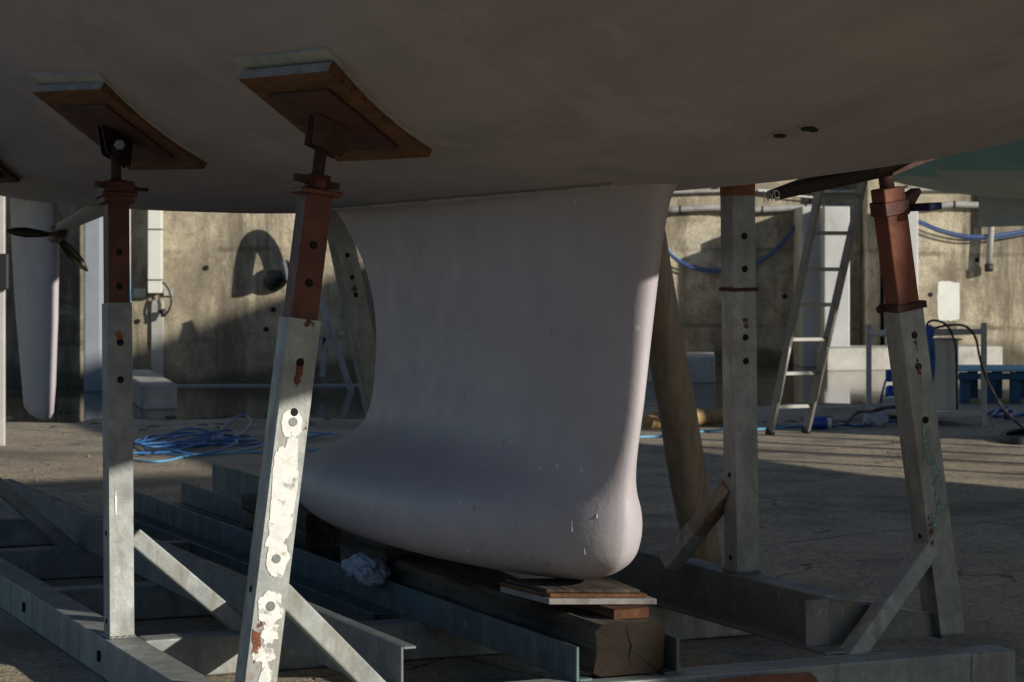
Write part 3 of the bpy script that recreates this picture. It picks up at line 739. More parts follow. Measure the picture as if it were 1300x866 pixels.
def pad_by_pixels(o, corners, slope, thick=.030, foam=True, rim=None):
    # plate plane: slopes (per metre) along D and along N, pushed up until one corner meets the hull
    E_ = Vector((0,0,CH)); hits = [hull_hit(px, py) for px, py in corners]
    d1 = hits[2][0]-hits[0][0]; d2 = hits[3][0]-hits[1][0]
    nrm = d1.cross(d2).normalized(); nrm = nrm if nrm.z > 0 else -nrm
    rays = [Vector(((px-650)/F, 1, -(py-HY)/F)) for px, py in corners]
    cen = sum((h_[0] for h_ in hits), Vector())/4
    off = 0
    for _ in range(200):
        c = cen - UP*off
        pts = [E_ + r*((c-E_).dot(nrm)/r.dot(nrm)) for r in rays]
        ok = True
        grid = [pts[0].lerp(pts[1], i/4).lerp(pts[3].lerp(pts[2], i/4), j/4) for i in range(5) for j in range(5)]
        cpts = pts
        for p in pts + grid:
            q = p-O; s, n = q.dot(D), q.dot(N)
            if p.z + thick*.55 > hz(s, n): ok = False
        if ok: break
        off += .003
    pts = pts
    x = mb('ply'); x.prism(pts, nrm*thick)
    pl = x.build('plywood_board', o, .002)
    # pale edge strip: thin laminate ends
    x = mb('plyedge')
    e = (pts[0]-pts[1]).normalized()
    out = (pts[0]-pts[3]).normalized()
    x.prism([pts[0]+out*.001+nrm*.003, pts[1]+out*.001+nrm*.003, pts[1]+out*.004+nrm*.003, pts[0]+out*.004+nrm*.003], nrm*(thick-.006)); x.build('board_edge', o)
    # steel plate under the board
    c = sum(pts, Vector())/4
    q = [c + (p-c)*.68 - nrm*.010 for p in pts]
    x = mb('plyred'); x.prism(q, nrm*.009); x.build('pad_plate', o, .002)
    if foam:
        x = mb('foam'); rr = []
        for i in range(9):
            row = []
            for j in range(9):
                u, v = i/8, j/8
                p = pts[0].lerp(pts[1], u).lerp(pts[3].lerp(pts[2], u), v)
                p = c + (p-c)*1.07
                if i in (0,8): p += (p-c).normalized()*.012*noise.noise(Vector((j*1.3,i,c.x*9)))
                q_ = p-O; s, n = q_.dot(D), q_.dot(N)
                row.append(SN(s, n, hz(s, n)-.003))
            rr.append(row)
        x.loft(rr, False, False); f = x.build('packing_sheet', o)
        md = f.modifiers.new('thick', 'SOLIDIFY'); md.thickness = .008; md.offset = 0
        # black wedge standing in for the dark gap between board and hull
        x = mb('black'); qq = [c + (p-c)*.93 + nrm*thick for p in pts]
        tops = []
        for p in qq:
            q_ = p-O; s, n = q_.dot(D), q_.dot(N); tops.append(SN(s, n, max(p.z+.004, hz(s, n)-.012)))
        x.hexa(qq+tops); x.build('dark_gap_wedge', o)
    return c - nrm*.012, nrm

# --- left front post (B) and left rear post (A)
def do_post(base, toppx, Ytop, *a, corners=None, slope=None, **k):
    top = P(toppx[0], toppx[1], Ytop)
    o, ax, n_, d_ = post(base, top, *a, **k)
    if corners:
        c, nrm = pad_by_pixels(o, corners, slope)
        clamp_head(o, top, nrm, c)
    return o, ax, n_, d_
B_base = SN(.10,-1.165,.131); A_base = SN(-1.33,-1.16,.131)
oB, axB, nB, dB = do_post(B_base, (410,168), 6.03, 1.175, .088, holes=(.42,.55,.93,1.06,1.27,1.37,),
        corners=[(303,102),(416,92),(545,200),(429,206)], slope=(.05,.44))
oB['label'] = 'front upright splashed with white paint'
oA, axA, nA, dA = do_post(A_base, (147,185), 7.36, 1.198, .080, holes=(.95,1.07,1.25,1.36,), thin=.070,
        corners=[(41,118),(128,114),(259,215),(165,217)], slope=(.05,.44))
F_base = SN(-3.78,-1.16,.131)
oF, *_ = do_post(F_base, (-26,228), 9.45, 1.2, .080, holes=(1.0,), thin=.07)
pcs = hull_hit(5, 222)
if pcs:
    c, nrm = pad_by_pixels(oF, [(-90,180),(-40,178),(24,232),(-25,234)], (.05,.44)); clamp_head(oF, P(-26,228,9.45), nrm, c)
# side lever on A
x = mb('reddark'); cA = A_base + axA*((1.57-.131)/axA.z); x.tube([cA, cA+(nA*.8-dA*.1).normalized()*.11], .006, 8); x.build('lever', oA)
x = mb('red'); x.beam(cA-axA*.05, cA+axA*.02, .10, .10); x.build('band', oA, .004)

# --- white paint on post B, rust and smears elsewhere (thin films on the steel)
def film(o, base, ax, u, nrm, half, items, mat):
    for (z, du, ru, rv, seed, rag) in items:
        x = mb(mat)
        c = base + ax*((z-base.z)/ax.z) + nrm*(half+.0012) + u*du
        poly = blob(c, u, ax, ru, rv, seed, 40, rag)
        # keep it on the face
        q = []
        for p in poly:
            e = (p-c).dot(u)+du; lim = half-.004
            if abs(e) > lim: p = p - u*(e - math.copysign(lim, e))
            q.append(p)
        x.prism(q, nrm*(.0008+.00015*(seed % 5)))
        x.build('rust_stain' if mat in ('rustpaint','orange') else 'paint_splash', o)
uB = nB
film(oB, B_base, axB, uB, dB, .044, [(.90,-.004,.030,.034,1,.15),(.73,.0,.036,.165,2,.16),(.62,-.012,.026,.060,11,.3),(.545,.004,.030,.046,3,.12),(.42,.0,.034,.048,4,.15),
     (.355,.008,.022,.026,5,.35),(.30,-.002,.032,.022,6,.2),(.245,.0,.006,.06,7,.4),(.23,.012,.014,.045,8,.4),(.18,-.004,.034,.040,9,.2)], 'splash')
for zz, r_ in ((.905,.012),(.548,.012),(.425,.013)):
    x = mb('galvd'); x.disc(B_base+axB*((zz-.131)/axB.z)+dB*.0466, dB, r_, .0015, 14); x.build('bolt_cap', oB)
film(oB, B_base, axB, uB, dB, .0438, [(.90,.031,.010,.012,21,.3),(1.035,.0,.010,.040,22,.3),(1.165,.01,.020,.010,23,.4),(.33,-.025,.012,.05,24,.4)], 'rustpaint')
film(oA, A_base, axA, nA, dA, .040, [(1.09,-.004,.012,.016,31,.3)], 'orange')
film(oA, A_base, axA, nA, dA, .0402, [(.56,-.018,.003,.035,32,.3)], 'white')

# braces left
def brace(a, b, wd=.06, m='galv', ref=D):
    x = mb(m); x.beam(a, b, wd, .058, ref); o_ = x.build('brace', cr, .006, 2)
    t = (b-a).normalized(); e1 = (ref-t*ref.dot(t)).normalized(); e2 = t.cross(e1)
    return o_
brace(SN(-1.385,-1.10,.445), SN(-1.27,-.72,.10))
brace(SN(-3.78,-1.13,.46), SN(-3.74,-.74,.10))
o = brace(SN(.10,-1.13,.50), SN(.0,-.72,.10), m='galvr')
# right posts
C_base = SN(-.30,1.29,.131); C_top = P(1122,205,7.15)
oC, axC, nC_, dC = post(C_base, C_top, 1.186, .092, (.83,1.10,1.00), thin=.080, redm='redl', galvm='galvg', hnd=False, gap=.085)
film(oC, C_base, axC, nC_, dC, .046, [(.62,.012,.016,.10,41,.35),(.75,-.01,.012,.06,42,.4),(.50,-.015,.010,.05,45,.4)], 'tealpaint')
film(oC, C_base, axC, nC_, dC, .0462, [(1.09,.0,.005,.03,43,.3),(.985,.0,.005,.035,44,.3),(.47,-.036,.010,.05,46,.3)], 'rustpaint')
x = mb('reddark')
cc = C_base+axC*((1.18-.131)/axC.z); x.beam(cc, cc+axC*.022, .112, .112); x.tube([cc+axC*.01-nC_*.075-dC*.03, cc+axC*.01+nC_*.07-dC*.03], .012, 8); x.build('clamp_band', oC, .002)
x = mb('red'); cc = C_base+axC*((1.50-.131)/axC.z); x.beam(cc-axC*.02, cc+axC*.025, .092, .092)
x.prism([cc+nC_*.05+axC*.03+dC*.02, cc+nC_*.11+axC*.05+dC*.02, cc+nC_*.115+axC*.035+dC*.02, cc+nC_*.055-axC*.03+dC*.02], -dC*.05)
x.build('ratchet_collar', oC, .003)
x = mb('orange')
cc = P(1122,207,7.13)
x.tube([cc-D*.03, cc+D*.03], .034, 16); x.use('hole'); x.disc(cc+D*.031, D, .012, .002); x.build('head_lug', oC)
# padded plate on the far side whose inner edge hangs below the keel line
x = mb('brown')
q = [P(983,240,6.85), P(985,230,6.85), P(1105,203,6.55), P(1110,214,6.55)]
aa = SN(-.36,.66,1.552); bb = SN(.34,.62,1.60)
nrm = (UP*1 - N*.35).normalized(); ac = (N + UP*.35).normalized()
x.prism([aa, bb, bb+ac*.42, aa+ac*.42], -UP*.026); pc_ = x.build('plywood_board', oC, .002)
x = mb('reddark'); x.prism([aa+ac*.05-UP*.028, bb+ac*.05-UP*.028, bb+ac*.34-UP*.028, aa+ac*.34-UP*.028], -UP*.014); x.build('pad_plate', oC)
x = mb('navy'); x.prism([SN(-.30,1.10,1.490), SN(-.12,1.11,1.490), SN(-.14,1.17,1.497), SN(-.28,1.17,1.497)], UP*.022); x.build('cloth_packing', oC, .004)
# hand-painted marks on the plate's edge
tx = bpy.data.curves.new('t', 'FONT'); tx.body = 'NVD'; tx.size = .050; tx.extrude = .0005; tx.shear = -.15
to = bpy.data.objects.new('marking', tx); C.objects.link(to)
bpy.context.view_layer.update()
me = bpy.data.meshes.new_from_object(to); bpy.data.objects.remove(to)
mk = bpy.data.objects.new('marking', me); C.objects.link(mk); me.materials.clear(); me.materials.append(M['white']); mk.parent = oC
cmk = aa - D*.004 - N*.002 - UP*.026
face_n = -N
tdir = D
mk.matrix_local = Matrix.Translation(cmk - parent_world(oC) - UP*.006 + N*(-.006)) @ Matrix(((tdir.x, 0, -N.x, 0),(tdir.y, 0, -N.y, 0),(0, 1, 0, 0),(0,0,0,1)))
brace(SN(-.30,1.265,.46), SN(-.12,.80,.10), .066, 'galv')

D_base = SN(-.88,.87,.285); D_top = P(936,222,7.62)
oD, axD, nD, dD = post(D_base, D_top, 1.565, .086, (1.08,1.00,1.31,1.42), thin=.07, hnd=False, galvm='galv')
oD['label'] = 'upright with a rusty clamp band two thirds up'
x = mb('reddark'); cc = D_base+axD*((1.235-.285)/axD.z); x.beam(cc, cc+axD*.012, .098, .098); x.build('clamp_band', oD)
x = mb('orange'); x.beam(D_base+axD*(1.555-.285), D_base+axD*(1.60-.285), .09, .09); x.build('cap', oD, .004)
film(oD, D_base, axD, nD, dD, .043, [(1.13,-.002,.008,.016,51,.4),(1.12,.004,.006,.008,52,.4)], 'rustpaint')
x = mb('rustbr'); a_ = SN(-.90,.84,.57); b_ = SN(-1.13,.72,.285)
x.beam(a_, b_, .058, .058, N); ob = x.build('brace', cr, .006, 2); ob['label'] = 'rust-orange brace'
x = mb('galv'); m_ = a_.lerp(b_, .55); x.beam(m_, b_.lerp(m_, .02), .0605, .0605, N); x.build('brace_sleeve', ob)
# far right-rear post seen behind the keel
E_base = SN(-4.0,.80,.285); E_top = P(424,262,10.2)
oE, axE, nE, dE = post(E_base, E_top, 1.585, .095, (1.38,1.28,1.20), thin=.07, hnd=False)
film(oE, E_base, axE, nE, dE, .0475, [(1.225,.0,.014,.016,61,.3)], 'rustpaint')
brace(SN(-4.0,.80,.70), SN(-4.7,.84,.29), .06)

# roller in front of the crossbeam
rl = thing('timber_roller', G(918,900,.0), 'rust-orange round bar lying against the front of the cradle', 'bar')
x = mb('orange'); a_ = SN(.16,.215,.085); b_ = SN(.16,.50,.085); x.tube([a_-N*.01, a_, b_, b_+N*.01], [.045,.055,.055,.045], 20); x.build('round_bar', rl)
rl.name = 'round_bar'
for e0, e1 in ((a_-N*.10, a_-N*.012), (b_+N*.012, b_+N*.10)):
    x = mb('galvd'); x.tube([e0, e1], .02, 12); x.build('axle_pin', rl)

# ================================================================== TIMBERS UNDER THE KEEL
def rough_block(name, label, cat, s0, s1, n0, n1, z0, z1, m, mend=None, rag=.006, seed=0, bevel=.012, group=None, tilt=0):
    b = MB().use(m); 
    if mend: b.use(mend); b.use(m)
    base = SN((s0+s1)/2, (n0+n1)/2, z0)
    K = max(6, int((s1-s0)/.05)); prof = []
    W, H_ = n1-n0, z1-z0
    loop = []
    nn, mm = 5, 4; bev = bevel
    corners = [(n0+bev, z0), (n1-bev, z0), (n1, z0+bev), (n1, z1-bev), (n1-bev, z1), (n0+bev, z1), (n0, z1-bev), (n0, z0+bev)]
    for i, c in enumerate(corners):
        q = corners[(i+1) % 8]
        for t in range(3): loop.append((lerp(c[0], q[0], t/3), lerp(c[1], q[1], t/3)))
    rings = []
    for i in range(K+1):
        s = lerp(s0, s1, i/K); ring = []
        for (n, z) in loop:
            p = Vector((s*2.2, n*14+seed, z*14)); d = noise.noise(p)*rag*1.6
            cn, cz = (n0+n1)/2, (z0+z1)/2
            ring.append(SN(s + (noise.noise(Vector((n*30, z*30, seed)))*.006 if i in (0, K) else 0), n + (n-cn)/W*2*d, z + (z-cz)/H_*2*d if z > z0+.01 else z))
        rings.append(ring)
    b.loft(rings, True, True, False, False)
    if mend: b.use(mend)
    for ring in (rings[0], rings[-1]):
        c = sum(ring, Vector())/len(ring); cv = b.bm.verts.new(c); vv = [b.bm.verts.new(p) for p in ring]
        for k in range(len(vv)): b.face([vv[k], vv[(k+1)%len(vv)], cv])
    o = b.build(name, None, 0, 1, base)
    for p in o.data.polygons: p.use_smooth = False
    return tag(o, label, cat, group)
tb = rough_block('timber_baulk', 'thick dark weathered timber baulk under the keel, its square cracked end facing forward', 'timber', -1.62, .0, -.112, .108, .142, .293, 'timber', 'timberend', .010, 1, .020)
# drying cracks in the end grain
x = mb('hole')
x.tube([SN(.004, n, z) for n, z in [(-.012,.285),(-.004,.25),(.004,.225),(-.002,.195),(.002,.165)]], [.0006,.0012,.0018,.0012,.0006], 5)
x.build('drying_crack', tb)
rough_block('packing_block', 'small orange-brown wooden block wedged on the timber baulk under the plywood', 'timber block', -.32,-.045,-.03,.085,.295,.324,'brick',None,.003,4,.004)
# three sheets of ply
def sheet(name, label, quad, z, th, m):
    x = mb(m); c = sum((SN(*q, z) for q in quad), Vector())/4
    x.prism([SN(*q, z) for q in quad], UP*th)
    o = x.build(name, None, .0015, 1, c); return tag(o, label, 'board')
sheet('plywood_board', 'pale-edged board, lowest of the sheets between timber and keel', [(-.50,-.190),(-.20,-.165),(-.075,.125),(-.42,.15)], .3255, .017, 'plyedge')
sheet('plywood_board', 'brown plywood sheet sandwiched between the two paler sheets under the keel', [(-.52,-.185),(-.215,-.155),(-.10,.105),(-.44,.14)], .3435, .011, 'ply')
sheet('plywood_board', 'thin grey-brown board, uppermost, touching the bottom of the keel', [(-.49,-.175),(-.24,-.155),(-.115,.09),(-.40,.13)], .3555, .010, 'timber')
# stack of dark timbers further aft
for i, (s0, s1, n0, n1, z0, z1) in enumerate(((-3.35,-2.45,-.14,.14,.142,.225),(-3.30,-2.50,-.13,.13,.227,.30),(-3.32,-2.46,-.145,.12,.302,.366))):
    rough_block('timber_plank', ['bottom dark plank of the stack under the rear end of the keel', 'middle dark plank of the stack under the rear end of the keel', 'top dark plank of the stack under the rear end of the keel'][i], 'plank', s0, s1, n0, n1, z0, z1, 'timber', None, .006, 10+i, .008, 'stacked planks under the keel')
rough_block('packing_block', 'dark wooden block in the deep shade under the middle of the keel', 'timber block', -2.2,-1.72,-.10,.10,.142,.36,'timber',None,.006,30,.01)
# crumpled rag
bm = bmesh.new(); bmesh.ops.create_icosphere(bm, subdivisions=5, radius=1)
cr_c = SN(-1.66,-.20,.262)
for v in bm.verts:
    p = v.co.copy()
    d = 1 + .35*noise.noise(p*1.3) - .45*abs(noise.noise(Vector((p.x*3.2, p.y*1.2, p.z*2.0)))) - .18*abs(noise.noise(p*6))
    q = Vector((p.x*.19*d, p.y*.06*d, p.z*.05*d - .02*abs(p.x)))
    v.co = D*q.x + N*q.y + UP*max(q.z, -.05)
for f in bm.faces: f.smooth = True
me = bpy.data.meshes.new('rag'); bm.to_mesh(me); bm.free(); me.materials.append(M['cloth'])
rg = bpy.data.objects.new('rag', me); C.objects.link(rg); rg.location = cr_c
tag(rg, 'crumpled white and blue rag tucked under the keel on the blue-green channel', 'rag')

# timber pole prop
b0 = G(893,715); t0 = P(790,120,9.3)
pts = [b0.lerp(t0, i/24) + Vector((.006*noise.noise(Vector((i*.3,1,0))), .006*noise.noise(Vector((i*.3,5,0))), 0)) for i in range(25)]
x = mb('pole'); x.tube(pts, [lerp(.084,.080,i/24)*(1+.05*noise.noise(Vector((i*.6,9,2)))) for i in range(25)], 20)
o = x.build('wooden_pole', None, 0, 1, b0); tag(o, 'rough round wooden pole propped under the hull to the right of the keel', 'pole')

# ================================================================== LADDER
def ladder():
    fl = G(977,552); fr = G(1023,550)
    tp = Vector((.06,-1.25,2.72))      # lean vector to top
    tp_l = P(1047,205,16.85); 
    dl = (P(1043,228,16.75)-fl); k = 2.75/dl.z; tl_ = fl + dl*k
    dr = (P(1097,226,16.75)-fr); k = 2.75/dr.z; tr_ = fr + dr*k
    r = thing('ladder', (fl+fr)/2, 'aluminium ladder standing on the yard and leaning up to the stern of the second yacht', 'ladder')
    across = (fr-fl).normalized()
    for a, b, nm_ in ((fl, tl_, 0), (fr, tr_, 1)):
        x = mb('alu'); x.beam(a, b, .03, .075, across); x.build('stile', r, .003)
        x = mb('black'); x.beam(a-(b-a).normalized()*.01, a+(b-a).normalized()*.05, .036, .08, across); x.build('rubber_foot', r)
    for i in range(10):
        t = (.23+.272*i)/2.75
        x = mb('alu'); p = fl.lerp(tl_, t); q = fr.lerp(tr_, t); x.beam(p, q, .03, .03, UP); x.build('rung', r, .003)
        x2 = None
    # stay bars near the foot
    for a, b in ((fl, tl_), (fr, tr_)):
        x = mb('alu'); p = a.lerp(b, .10); q = a.lerp(b, .26); off = Vector((.01,-.05,0))
        x.tube([p+off*.9, p.lerp(q,.1)+off*1.5, q+off], .012, 8); x.build('stay_bar', r)
ladder()

# ================================================================== LEFT WALL FURNITURE
# pier with low block
def pier(px0, px1, Yf, depth, py_top, label, mat='concb', name='concrete_pier', z0=0.0, sk=0.0):
    a = Vector(((px0-650)/F*Yf, Yf, 0)); b = Vector(((px1-650)/F*Yf, Yf, 0)); zt = CH-(py_top-HY)/F*Yf
    x = mb(mat); base = (a+b)/2
    x.hexa([a+UP*z0, b+UP*z0, b+Vector((sk,depth,z0)), a+Vector((sk,depth,z0)), a+UP*zt, b+UP*zt, b+Vector((sk,depth,zt)), a+Vector((sk,depth,zt))])
    o = x.build(name, None, .02, 2, base); return tag(o, label, 'concrete block' if 'block' in name else 'pier')
pier(106, 128, 24.4, .9, -200, 'narrow concrete pier tinted with blue shade behind the leftmost red upright', 'concs', sk=.0)
# low kerb blocks: front-left block runs away to the wall
def lowblock(cor, zt, label, mat='concl'):
    x = mb(mat); base = sum(cor, Vector())/4
    x.hexa([*cor, *[p+UP*zt for p in cor]])
    return tag(x.build('concrete_block', None, .02, 2, base), label, 'concrete block')
f0 = G(180,521); f1 = G(225,520)
lowblock([f0, f1, f1+Vector((-.75,3.1,0)), f0+Vector((-.75,3.1,0))], .245, 'pale concrete block at the foot of the left wall, its end facing the camera')
# grey steel box section on wall with cable loop
a = onL(198,372,.10)
cb = thing('cable_trunking', onL(198,372,0), 'tall grey metal trunking strapped to the left wall with a loop of black cable below', 'trunking')
x = mb('greyp'); w0 = onL(190,372,.0); w1 = onL(207,372,.0)
x.box((w0+w1)/2 + nl*.10 + UP*1.3, tl, nl, UP, .155, .20, 2.6); x.build('trunking_cover', cb, .006)
for zz in (.15,.72,1.6):
    x = mb('black'); x.box((w0+w1)/2+nl*.104+UP*zz, tl, nl, UP, .162, .212, .012); x.build('strap', cb)
x = mb('foam'); x.box(onL(178,372,.02), tl, nl, UP, .14, .05, .10); x.build('wall_bracket', cb); x = mb('foam'); x.box(onL(214,371,.02), tl, nl, UP, .10, .05, .08); x.build('wall_bracket', cb)
x = mb('black'); x.tube(curve_pts([onL(208,358,.16), onL(216,368,.16), onL(219,385,.16), onL(213,398,.15), onL(207,399,.14), onL(203,390,.14), onL(204,374,.12)], 6), .012, 8)
x.tube([onL(209,392,.15), onL(209,402,.15)], .03, 8); x.build('cable_loop', cb)
# chase below the trunking
x = mb('concl'); x.box(onL(200,440,.02)+UP*-.1, tl, nl, UP, .14, .05, 1.25); tag(x.build('render_strip', None, .008, 1, None), 'vertical strip of paler render below the grey trunking on the left wall', 'render strip')
# thin steel post with blue hose next to post A
x = mb('frame'); px_ = P(162,500,22.5); x.beam(Vector((px_.x, 22.5, 0)), Vector((px_.x, 22.5, 3.2)), .055, .055, Vector((1,0,0)))
o = x.build('steel_post', None, .004, 1, Vector((px_.x,22.5,0))); tag(o, 'slim white steel post just right of the red-topped upright, before the left wall', 'post')
x = mb('bluel'); x.tube(curve_pts([Vector((px_.x-.02,22.4,2.0)), P(163,340,18.5), P(165,400,18.3), P(166,470,18.0), P(164,530,17.8), G(163,556)], 8), .011, 8)
o = x.build('hose', None, 0, 1, None); tag(o, 'light blue hose hanging straight down beside the slim white post', 'hose')

x = mb('frame'); q = G(2,566); x.beam(Vector((q.x,q.y,0)), Vector((q.x,q.y,1.95)), .05, .05, Vector((1,0,0)))
sp_ = x.build('steel_post', None, .004, 1, Vector((q.x,q.y,0))); tag(sp_, 'slim white steel post at the left edge of the photo, beside the rudder', 'post')
x = mb('black'); x.box(P(5,345,q.y-.06), Vector((1,0,0)), Vector((0,1,0)), UP, .07, .06, .27); x.build('switch_box', sp_, .01)
# gooseneck pipe coming out of the wall: its shadow is the hook on the concrete
gp = thing('gooseneck_pipe', onL(400,345,0), 'dark bent vent pipe sticking out of the left wall beside the paint-splashed upright', 'pipe')
x = mb('black')
ctrl = [onL(352,352,.12), onL(366,348,.15), onL(377,335,.20), onL(384,305,.30), onL(389,282,.42), onL(394,273,.52), onL(398,282,.60), onL(401,305,.66), onL(401,338,.68)]
x.tube(curve_pts([onL(346,360,.02), *ctrl], 6), [.11]*6+[.075]*(len(ctrl)*6-5), 18); x.build('pipe', gp)
x = mb('galvd'); x.tube([onL(366,347,.185), onL(369,346,.195)], .15, 18); x.build('flange_ring', gp)
# wall tie holes
for px, py in ((347,393),(338,418),(262,340),(175,408)):
    x = mb('hole'); x.disc(onL(px, py, .013), nl, .030, .004, 12); x.build('tie_hole', wl)

# trestle by the left wall
ts = thing('trestle', G(425,489), 'pale steel trestle of crossed legs standing in the wet before the left wall', 'trestle')
for (a, b) in (((395,345),(446,492)), ((412,428),(378,484)), ((414,425),(409,478)), ((397,350),(352,470))):
    x = mb('galv'); Y1 = 25.0
    pa = P(a[0], a[1], 24.6); pb = P(b[0], b[1], 24.6); pb.z = 0 if b[1] > 485 else pb.z
    x.beam(pa, pb, .06, .06, Vector((1,0,0))); x.build('leg', ts)
x = mb('galvd'); x.beam(P(380,482,24.7), P(420,478,24.7), .04, .04, UP); x.build('crossbar', ts)

# rope/hose heap on the ground left
def hose_heap(name, label, pxs, r, m, jitter=.0, n=7, lift=.012):
    pts = [G(px, py) for px, py in pxs]
    for p in pts: p.z = lift + random.random()*jitter
    x = mb(m); x.tube(curve_pts(pts, n), r, 8); o = x.build(name, None, 0, 1, Vector((pts[0].x, pts[0].y, 0))); return tag(o, label, 'hose', None)
loop = []
for k in range(6):
    a0 = k*.7
    for q in range(9):
        a = 2*math.pi*q/9
        loop.append((238+ (56+22*math.sin(k*2.1))*math.cos(a+.25*k) + 16*math.sin(k*1.3), 566 + (9+5*math.cos(k*1.7))*math.sin(a) + 3*math.cos(k*3)))
hose_heap('hose', 'dark blue hose lying in a loose tangled heap on the lit concrete at left', [(166,572)]+loop+[(300,562),(318,545),(312,537),(295,540),(278,552),(262,566),(235,572),(330,566),(420,556)], .009, 'bluer', .05)
hose_heap('hose', 'light blue hose trailing across the ground in front of the tangled dark blue hose', [(160,586),(205,588),(245,580),(300,577),(360,575),(405,573),(430,574)], .009, 'bluel')
hose_heap('hose', 'thin blue hose curving nearest the cradle, in front of the tangled heap at left', [(150,580),(190,577),(240,581),(290,576),(330,568),(380,552),(430,553)], .007, 'bluel')
hose_heap('hose', 'pale blue hose lying straight on the ground between the wooden pole and the ladder', [(780,557),(830,556),(900,549),(960,547),(1010,543),(1060,543)], .011, 'bluel')

# ================================================================== RIGHT WALL FURNITURE
# piers
pier(1046, 1079, 30.2, 1.4, 262, 'sunlit square concrete pier behind the ladder', 'concb')
pier(1018, 1045, 30.6, 1.0, 262, 'concrete pier in the shade on the left of the bright one behind the ladder', 'concb')
pier(1100, 1118, 30.9, .7, -150, 'rough stained buttress between the ladder and the leaning right upright', 'wall2')
pier(1130, 1166, 30.5, 1.0, 262, 'sunlit concrete pier just behind the rust-red leaning upright on the right', 'concb')
k0 = G(1050,471.5); k1 = G(1273,468)
lowblock([k0, k1, k1+Vector((0,1.0,0)), k0+Vector((0,1.0,0))], .30, 'long low concrete block along the foot of the right wall, behind the white frame')
k0 = G(780,487); k1 = G(908,487)
lowblock([k0, k1, k1+Vector((.1,1.3,0)), k0+Vector((.1,1.3,0))], .32, 'bluish low concrete block standing in the water right of the keel')
x = mb('brown'); p0 = G(1270,462)
x.box(p0+UP*.30+Vector((.9,.2,0)), Vector((1,0,0)), Vector((0,1,0)), UP, 1.8, .5, .60); x.box(p0+UP*.62+Vector((.9,.2,0)), Vector((1,0,0)), Vector((0,1,0)), UP, 1.9, .6, .04)
tag(x.build('timber_crate', None, .01, 1, p0), 'dark brown wooden crate at the right edge against the far wall', 'crate')
# pale paint patch and tie holes on wall
x = mb('whitepatch'); cpt = onR(1204,382,.014); pq = []
for i in range(90):
    a = 2*math.pi*i/90; ca, sa = math.cos(a), math.sin(a); m_ = 1/max(abs(ca), abs(sa)*.98)**.85
    m_ *= 1+.05*noise.noise(Vector((ca*3, sa*3, 1)))+.05*noise.noise(Vector((ca*14, sa*14, 1)))
    pq.append(cpt + tr*ca*.155*m_ + UP*sa*.27*m_)
x.prism(pq, nr*.004)
o = x.build('paint_patch', None); o.parent = wr
for v in o.data.vertices: v.co -= wr.location
for px, py in ((996,376),(930,300),(1181,374),(1240,330)):
    x = mb('hole'); x.disc(onR(px, py, .013), nr, .034, .004, 12); x.build('tie_hole', wr)
# conduits
cd = thing('wall_conduit', onR(850,267,0), 'thick grey conduit strapped along the right wall above the blue cable', 'conduit')
x = mb('pvc'); x.tube(curve_pts([onR(846,267,.10), onR(905,264,.10), onR(950,267,.10), onR(1015,264,.10), onR(1085,264,.10), onR(1160,264,.10), onR(1205,260,.10), onR(1250,261,.10), onR(1330,262,.10)], 5), .045, 12); x.build('pipe', cd)
for px, py in ((863,266),(967,267),(1022,264),(1120,264),(1210,260),(1290,262)): x = mb('black'); x.tube([onR(px-1.2,py,.10), onR(px+1.2,py,.10)], .052, 12); x.build('clip', cd)
cd = thing('wall_conduit', onR(850,244,0), 'thin upper pipe running along the right wall just under the hull', 'conduit')
x = mb('pvc'); x.tube(curve_pts([onR(840,245,.08), onR(950,242,.08), onR(1060,243,.08), onR(1180,241,.08), onR(1330,240,.08)], 5), .022, 10); x.build('pipe', cd)
for px in (872,911,953,1003,1056,1150,1190,1235):
    x = mb('black'); x.disc(onR(px,237.5,.02), nr, .025, .03, 8); x.build('clip', cd)
x = mb('white'); x.tube(curve_pts([onR(960,242,.1), onR(985,245,.1), onR(1020,250,.1), onR(1060,251,.1), onR(1110,246,.1), onR(1160,243,.1)], 5), .012, 8)
tag(x.build('white_cable', None, 0, 1, onR(960,242,0)), 'thin white cable sagging below the upper pipe on the right wall', 'cable')
# blue cable swags
def swag(label, ctrls, m='cabb', r=.012, offs=((0,0),(3,3),(6,1),(2,6))):
    x = mb(m)
    for dx, dy in offs[:2]: x.tube(curve_pts([onR(px+dx*.3, py+dy, .12+.03*dx/3) for px, py in ctrls], 6), r, 8)
    x.use('cabl')
    for dx, dy in offs[2:]: x.tube(curve_pts([onR(px+dx*.3, py+dy*.8, .12) for px, py in ctrls], 6), r*.8, 8)
    return tag(x.build('blue_cable', None, 0, 1, onR(*ctrls[0], 0)), label, 'cable')
swag('blue cables hanging in a deep loop on the wall between keel and ladder', [(838,300),(850,320),(872,335),(905,342),(940,338),(975,322),(1000,298),(1015,275),(1030,265),(1090,264)])
swag('blue cables sagging along the sunlit wall right of the leaning upright', [(1150,275),(1170,282),(1195,292),(1230,299),(1270,297),(1330,286)])
x = mb('pvc'); x.tube([onR(1257,235,.14), onR(1256,290,.14), onR(1253,335,.14)], .045, 12); x.use('black'); x.tube([onR(1253,335,.14), onR(1253,345,.14)], .06, 12)
tag(x.build('drain_pipe', None, 0, 1, onR(1253,345,0)), 'short grey vertical pipe hanging on the sunlit wall at far right', 'pipe')

